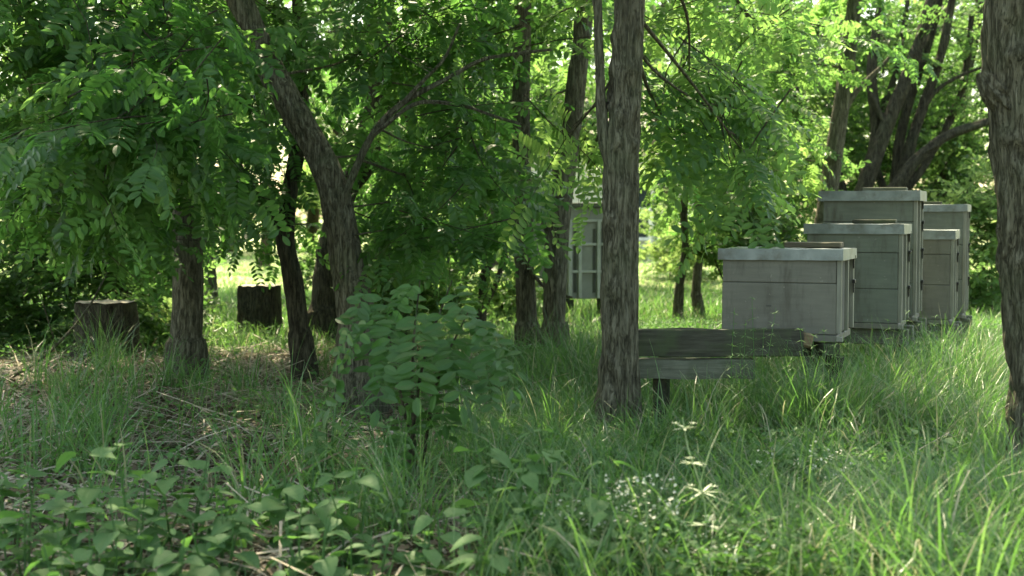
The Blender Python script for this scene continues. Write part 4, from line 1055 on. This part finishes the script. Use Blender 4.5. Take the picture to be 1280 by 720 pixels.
W = [(25, 3.55, .30, 4, .085, 5, 'broad leaved weed at the bottom left corner'),
     (95, 3.35, .24, 3, .09, 4, 'large leaved weed along the bottom edge near the left corner'),
     (60, 3.95, .28, 4, .075, 4, 'soft green weed behind the bottom left corner one'),
     (165, 3.75, .40, 5, .08, 5, 'tallest bushy weed of the lower left, with a pointed top'),
     (225, 3.85, .30, 4, .08, 5, 'spreading weed right of the tallest bushy one'),
     (205, 3.35, .20, 3, .09, 4, 'low weed in shade beneath the tallest bushy one'),
     (300, 3.9, .22, 3, .075, 4, 'low weed beside bare soil in the lower left'),
     (375, 3.9, .27, 4, .08, 5, 'pale green weed left of the grass tuft, lower middle'),
     (430, 3.75, .30, 4, .08, 5, 'rounded weed at the foot of the leafy sapling'),
     (340, 3.3, .14, 3, .07, 3, 'small weed at the bottom edge under the pale green one'),
     (560, 3.5, .24, 4, .07, 4, 'small leaved weed at the bottom edge left of the nettle'),
     (640, 3.75, .46, 5, .085, 4, 'upright nettle catching the light, tallest plant of the lower middle'),
     (690, 3.65, .38, 5, .08, 5, 'sunlit nettle clump right of the tallest nettle'),
     (735, 3.5, .3, 4, .07, 5, 'dim nettle beside the white flowering weed'),
     (600, 3.35, .26, 4, .075, 4, 'low nettle in front of the tallest nettle'),
     (410, 5.0, .36, 5, .055, 5, 'shaded weed beneath the curved trunk'),
     (480, 5.3, .28, 4, .06, 4, 'dark weed below the left fronds of the sapling'),
     (1220, 3.3, .2, 4, .05, 4, 'small weed in the grass near the bottom right corner'),
     (830, 4.4, .24, 4, .055, 5, 'nettle in the grass just before the foot of the centre trunk'),
     (930, 4.1, .2, 4, .05, 5, 'low weed in the grass right of the tall pale stem'),
     (1010, 4.6, .26, 4, .05, 5, 'weed in the grass below the right end of the mossy stand'),
     (1090, 3.9, .22, 4, .055, 5, 'weed in the grass of the lower right, left of the arching stalks'),
     (1150, 5.0, .3, 5, .05, 5, 'upright weed in the grass below the rear hives'),
     (1190, 4.2, .24, 4, .05, 5, 'weed in the grass near the foot of the right edge trunk'),
     (700, 4.9, .3, 5, .05, 5, 'shaded weed left of the foot of the centre trunk'),
     (790, 3.9, .22, 4, .05, 5, 'small weed behind the densest white flowers'),
     (140, 3.5, .27, 4, .085, 5, 'weed between the bottom left corner ones and the tallest bushy one'),
     (265, 3.55, .24, 4, .085, 5, 'broad leaved weed at the bottom, under the spreading one'),
     (10, 4.15, .34, 4, .08, 5, 'weed touching the left edge, behind all the other broad leaved ones'),
     (395, 3.5, .26, 4, .08, 5, 'weed in front of the pale green one'),
     (455, 3.5, .22, 4, .07, 4, 'small rounded weed nearer the bottom edge than the sapling foot weed')]
for i, (px, d, h, k, L_, st, lab) in enumerate(W):
    weed('leafy_weed', lab, px, d, h, k, L_, 300 + i, st, 'broad leaved weeds of the undergrowth')

# leafy locust sapling with big fronds
def sapling():
    r_ = random.Random(5); d = 4.7; b = G(520, d); root = empty('locust_sapling', b)
    tag(root, 'leafy locust sapling with long drooping fronds in front of the curved trunk', 'sapling')
    sg, lg = Geo(), Geo()
    tops = [(480, 385), (525, 350), (565, 350), (585, 390)]
    for i, (px, py) in enumerate(tops):
        tp = P(px, py, d + r_.uniform(-.25, .15)) - b
        o = np.array([r_.uniform(-.05, .05), r_.uniform(-.03, .03), -.02]); md = (o + tp) / 2 + np.array([-.02, 0, .08])
        c, _ = tube(sg, [o, md, tp], [.008, .005, .002], 6, .05)
        for k in range(3):
            t = .5 + .5 * k / 2; p = c[int(t * (len(c) - 1))]
            az = r_.uniform(math.pi * .95, math.pi * 2.05) if r_.random() < .8 else r_.uniform(0, 6.28)
            Mx = rotz(az)[0] @ roty(r_.uniform(.1, .9))[0] @ rotx(r_.uniform(-.3, .3))[0]
            compound(lg, p, Mx, r_.uniform(.2, .28), 0, r_, .06, 0, .34, True)
    # the two big fronds hanging in front
    for (px0, py0, az, pt, ln) in ((470, 385, math.pi * 1.15, .95, .34), (445, 400, math.pi * 1.1, 1.0, .3), (575, 385, -.35, .75, .4), (560, 370, -.6, .6, .36), (520, 380, -1.5, .7, .34), (500, 385, -1.9, .8, .34), (545, 375, -1.1, .8, .36)):
        Mx = rotz(az)[0] @ roty(pt)[0]
        compound(lg, P(px0, py0, d - .2) - b, Mx, ln, 0, r_, .072, 0, .42, True)
    for (px0, py0) in ((460, 425), (490, 440), (520, 430), (550, 450), (505, 425)):
        Mx = rotz(-math.pi / 2 + r_.uniform(-1.2, 1.2))[0] @ roty(r_.uniform(.5, .9))[0]
        compound(lg, P(px0, py0, d + r_.uniform(-.1, .25)) - b, Mx, r_.uniform(.2, .28), 0, r_, .06, 0, .36, True)
    for k in range(8):
        Mx = rotz(-math.pi / 2 + r_.uniform(-1.1, 1.1))[0] @ roty(r_.uniform(.55, 1.05))[0] @ rotx(r_.uniform(-.2, .2))[0]
        compound(lg, P(r_.uniform(450, 600), r_.uniform(345, 420), d + r_.uniform(-.2, .2)) - b, Mx, r_.uniform(.24, .32), 0, r_, .066, 0, .38, True)
    sg.build('stem', M['twig'], root); lg.build('foliage', M['locust'], root)
sapling()

# white flowering weeds (chickweed like) and the cleavers stem, sunlight put into its pale colour
def flowers(label, px, d, h, spread, n, seed):
    r_ = random.Random(seed); b = G(px, d); root = empty('flowering_weed', b); tag(root, label, 'wildflower', 'white flowering weeds')
    sg, lg, fg = Geo(), Geo(), Geo()
    for i in range(n):
        a = r_.uniform(0, 6.28); rr = spread * math.sqrt(r_.random()); hh = h * r_.uniform(.5, 1.05)
        tp = np.array([math.cos(a) * rr, math.sin(a) * rr, hh]); o = np.array([tp[0] * .4, tp[1] * .4, -.01])
        tube(sg, [o, (o + tp) / 2 + [0, 0, .02], tp], [.0012, .001, .0006], 3, .1)
        for k in range(4):
            lv, lq = leaf_t(.018, .009, 3, .1, .1, 'pt'); t = r_.uniform(.3, .95)
            m_ = rotz(r_.uniform(0, 6.28))[0] @ roty(r_.uniform(-.5, .5))[0]; lg.add(lv @ m_.T + o + (tp - o) * t, lq, 0, r_.random())
        for q in range(r_.randint(1, 3)):
            c = tp + np.array([r_.uniform(-.012, .012), r_.uniform(-.012, .012), r_.uniform(-.012, .008)])
            tl = rotz(r_.uniform(0, 6.28))[0] @ roty(r_.uniform(-1.2, 1.2))[0]
            for k in range(5):
                lv, lq = leaf_t(.0055, .0036, 3, .1, 0)
                m_ = tl @ rotz(k * 1.2566)[0] @ roty(-.3)[0]; fg.add(lv @ m_.T + c, lq, 0, r_.random())
    sg.build('stem', M['weed'], root); lg.build('foliage', M['weed'], root); fg.build('blossoms', M['petal'], root)
flowers('densest clump of tiny white flowers, left of the tall pale stem', 805, 3.65, .25, .11, 110, 1)
flowers('small white flowers among the nettles at the bottom middle', 715, 3.6, .2, .09, 40, 2)
flowers('sparse white flowers trailing right at the bottom edge', 900, 3.45, .14, .14, 60, 3)
flowers('pale specks of flowers on the ground beside the stand leg', 1000, 4.5, .2, .2, 50, 4)
def cleavers(label, pts, d, seed, wl=.035, mat='weed', nw=7):
    r_ = random.Random(seed); b = G(pts[0][0], d); root = empty('cleavers_plant', b); tag(root, label, 'weed')
    sg, lg = Geo(), Geo()
    P_ = [np.array([0, 0, -.01])] + [P(px, py, d) - b for px, py in pts[1:]]
    c, _ = tube(sg, P_, [.002] * (len(P_) - 1) + [.001], 5, .02)
    n = len(c); step = max(1, n // (nw + 1))
    for i in range(step, n, step):
        s_ = 1.1 - .6 * i / n
        for k in range(7):
            lv, lq = leaf_t(wl * s_, wl * .17 * s_ + .002, 3, .1, .1, 'pt')
            m_ = rotz(k * .9 + r_.uniform(-.2, .2))[0] @ roty(r_.uniform(-.5, .3))[0]; lg.add(lv @ m_.T + c[i], lq, 0, .85)
        for sd in (0, 2.2):
            az = r_.uniform(0, 6.28); e = c[i] + np.array([math.cos(az), math.sin(az) * .5, .5]) * .04 * s_
            tube(sg, [c[i], e], [.001, .0007], 3, .1)
            for k in range(5):
                lv, lq = leaf_t(.014, .004, 3, .1, .1, 'pt')
                m_ = rotz(k * 1.25)[0] @ roty(-.3)[0]; lg.add(lv @ m_.T + e, lq, 0, 1)
    sg.build('stem', M[mat], root); lg.build('foliage', M[mat], root)
cleavers('tall stem, coloured pale to look sunlit, with whorled leaves standing alone in front of the grass', [(884, 690), (882, 640), (870, 590), (860, 560), (853, 522)], 3.55, 1, .06, 'pale', 4)
def feathery(label, px, d, tips, seed):
    r_ = random.Random(seed); b = G(px, d); root = empty('feathery_weed', b); tag(root, label, 'weed')
    sg, lg = Geo(), Geo()
    for (tx, ty) in tips:
        tp = P(tx, ty, d + r_.uniform(-.08, .08)) - b; o = np.array([tp[0] * .5 + r_.uniform(-.03, .03), r_.uniform(-.04, .04), -.02])
        c, _ = tube(sg, [o, (o + tp) / 2 + np.array([r_.uniform(-.02, .02), 0, .02]), tp], [.002, .0016, .0008], 4, .02)
        n = len(c)
        for i in range(n // 4, n, 2):
            s_ = 1.15 - .6 * i / n
            for k in range(6):
                lv, lq = leaf_t(.045 * s_, .007 * s_, 3, .1, .2, 'pt')
                m_ = rotz(k * 1.05 + r_.uniform(-.3, .3))[0] @ roty(r_.uniform(-.6, .2))[0]; lg.add(lv @ m_.T + c[i], lq, 0, .5 + r_.uniform(-.3, .3))
    sg.build('stem', M['weed'], root); lg.build('foliage', M['weed'], root)
feathery('clump of feathery green stems in front of the nearest hive and mossy beam', 940, 5.45, [(918, 385), (932, 400), (940, 372), (955, 410), (970, 385), (925, 430), (985, 425)], 4)
feathery('feathery weeds hiding the right end of the mossy beams', 1010, 5.4, [(1000, 412), (1018, 420), (1030, 408), (1045, 425), (990, 440), (1060, 430), (1035, 450)], 5)
feathery('feathery weeds standing in the grass at the foot of the tallest hive', 1130, 6.3, [(1110, 400), (1135, 390), (1150, 405), (1170, 395), (1120, 425), (1190, 410)], 6)
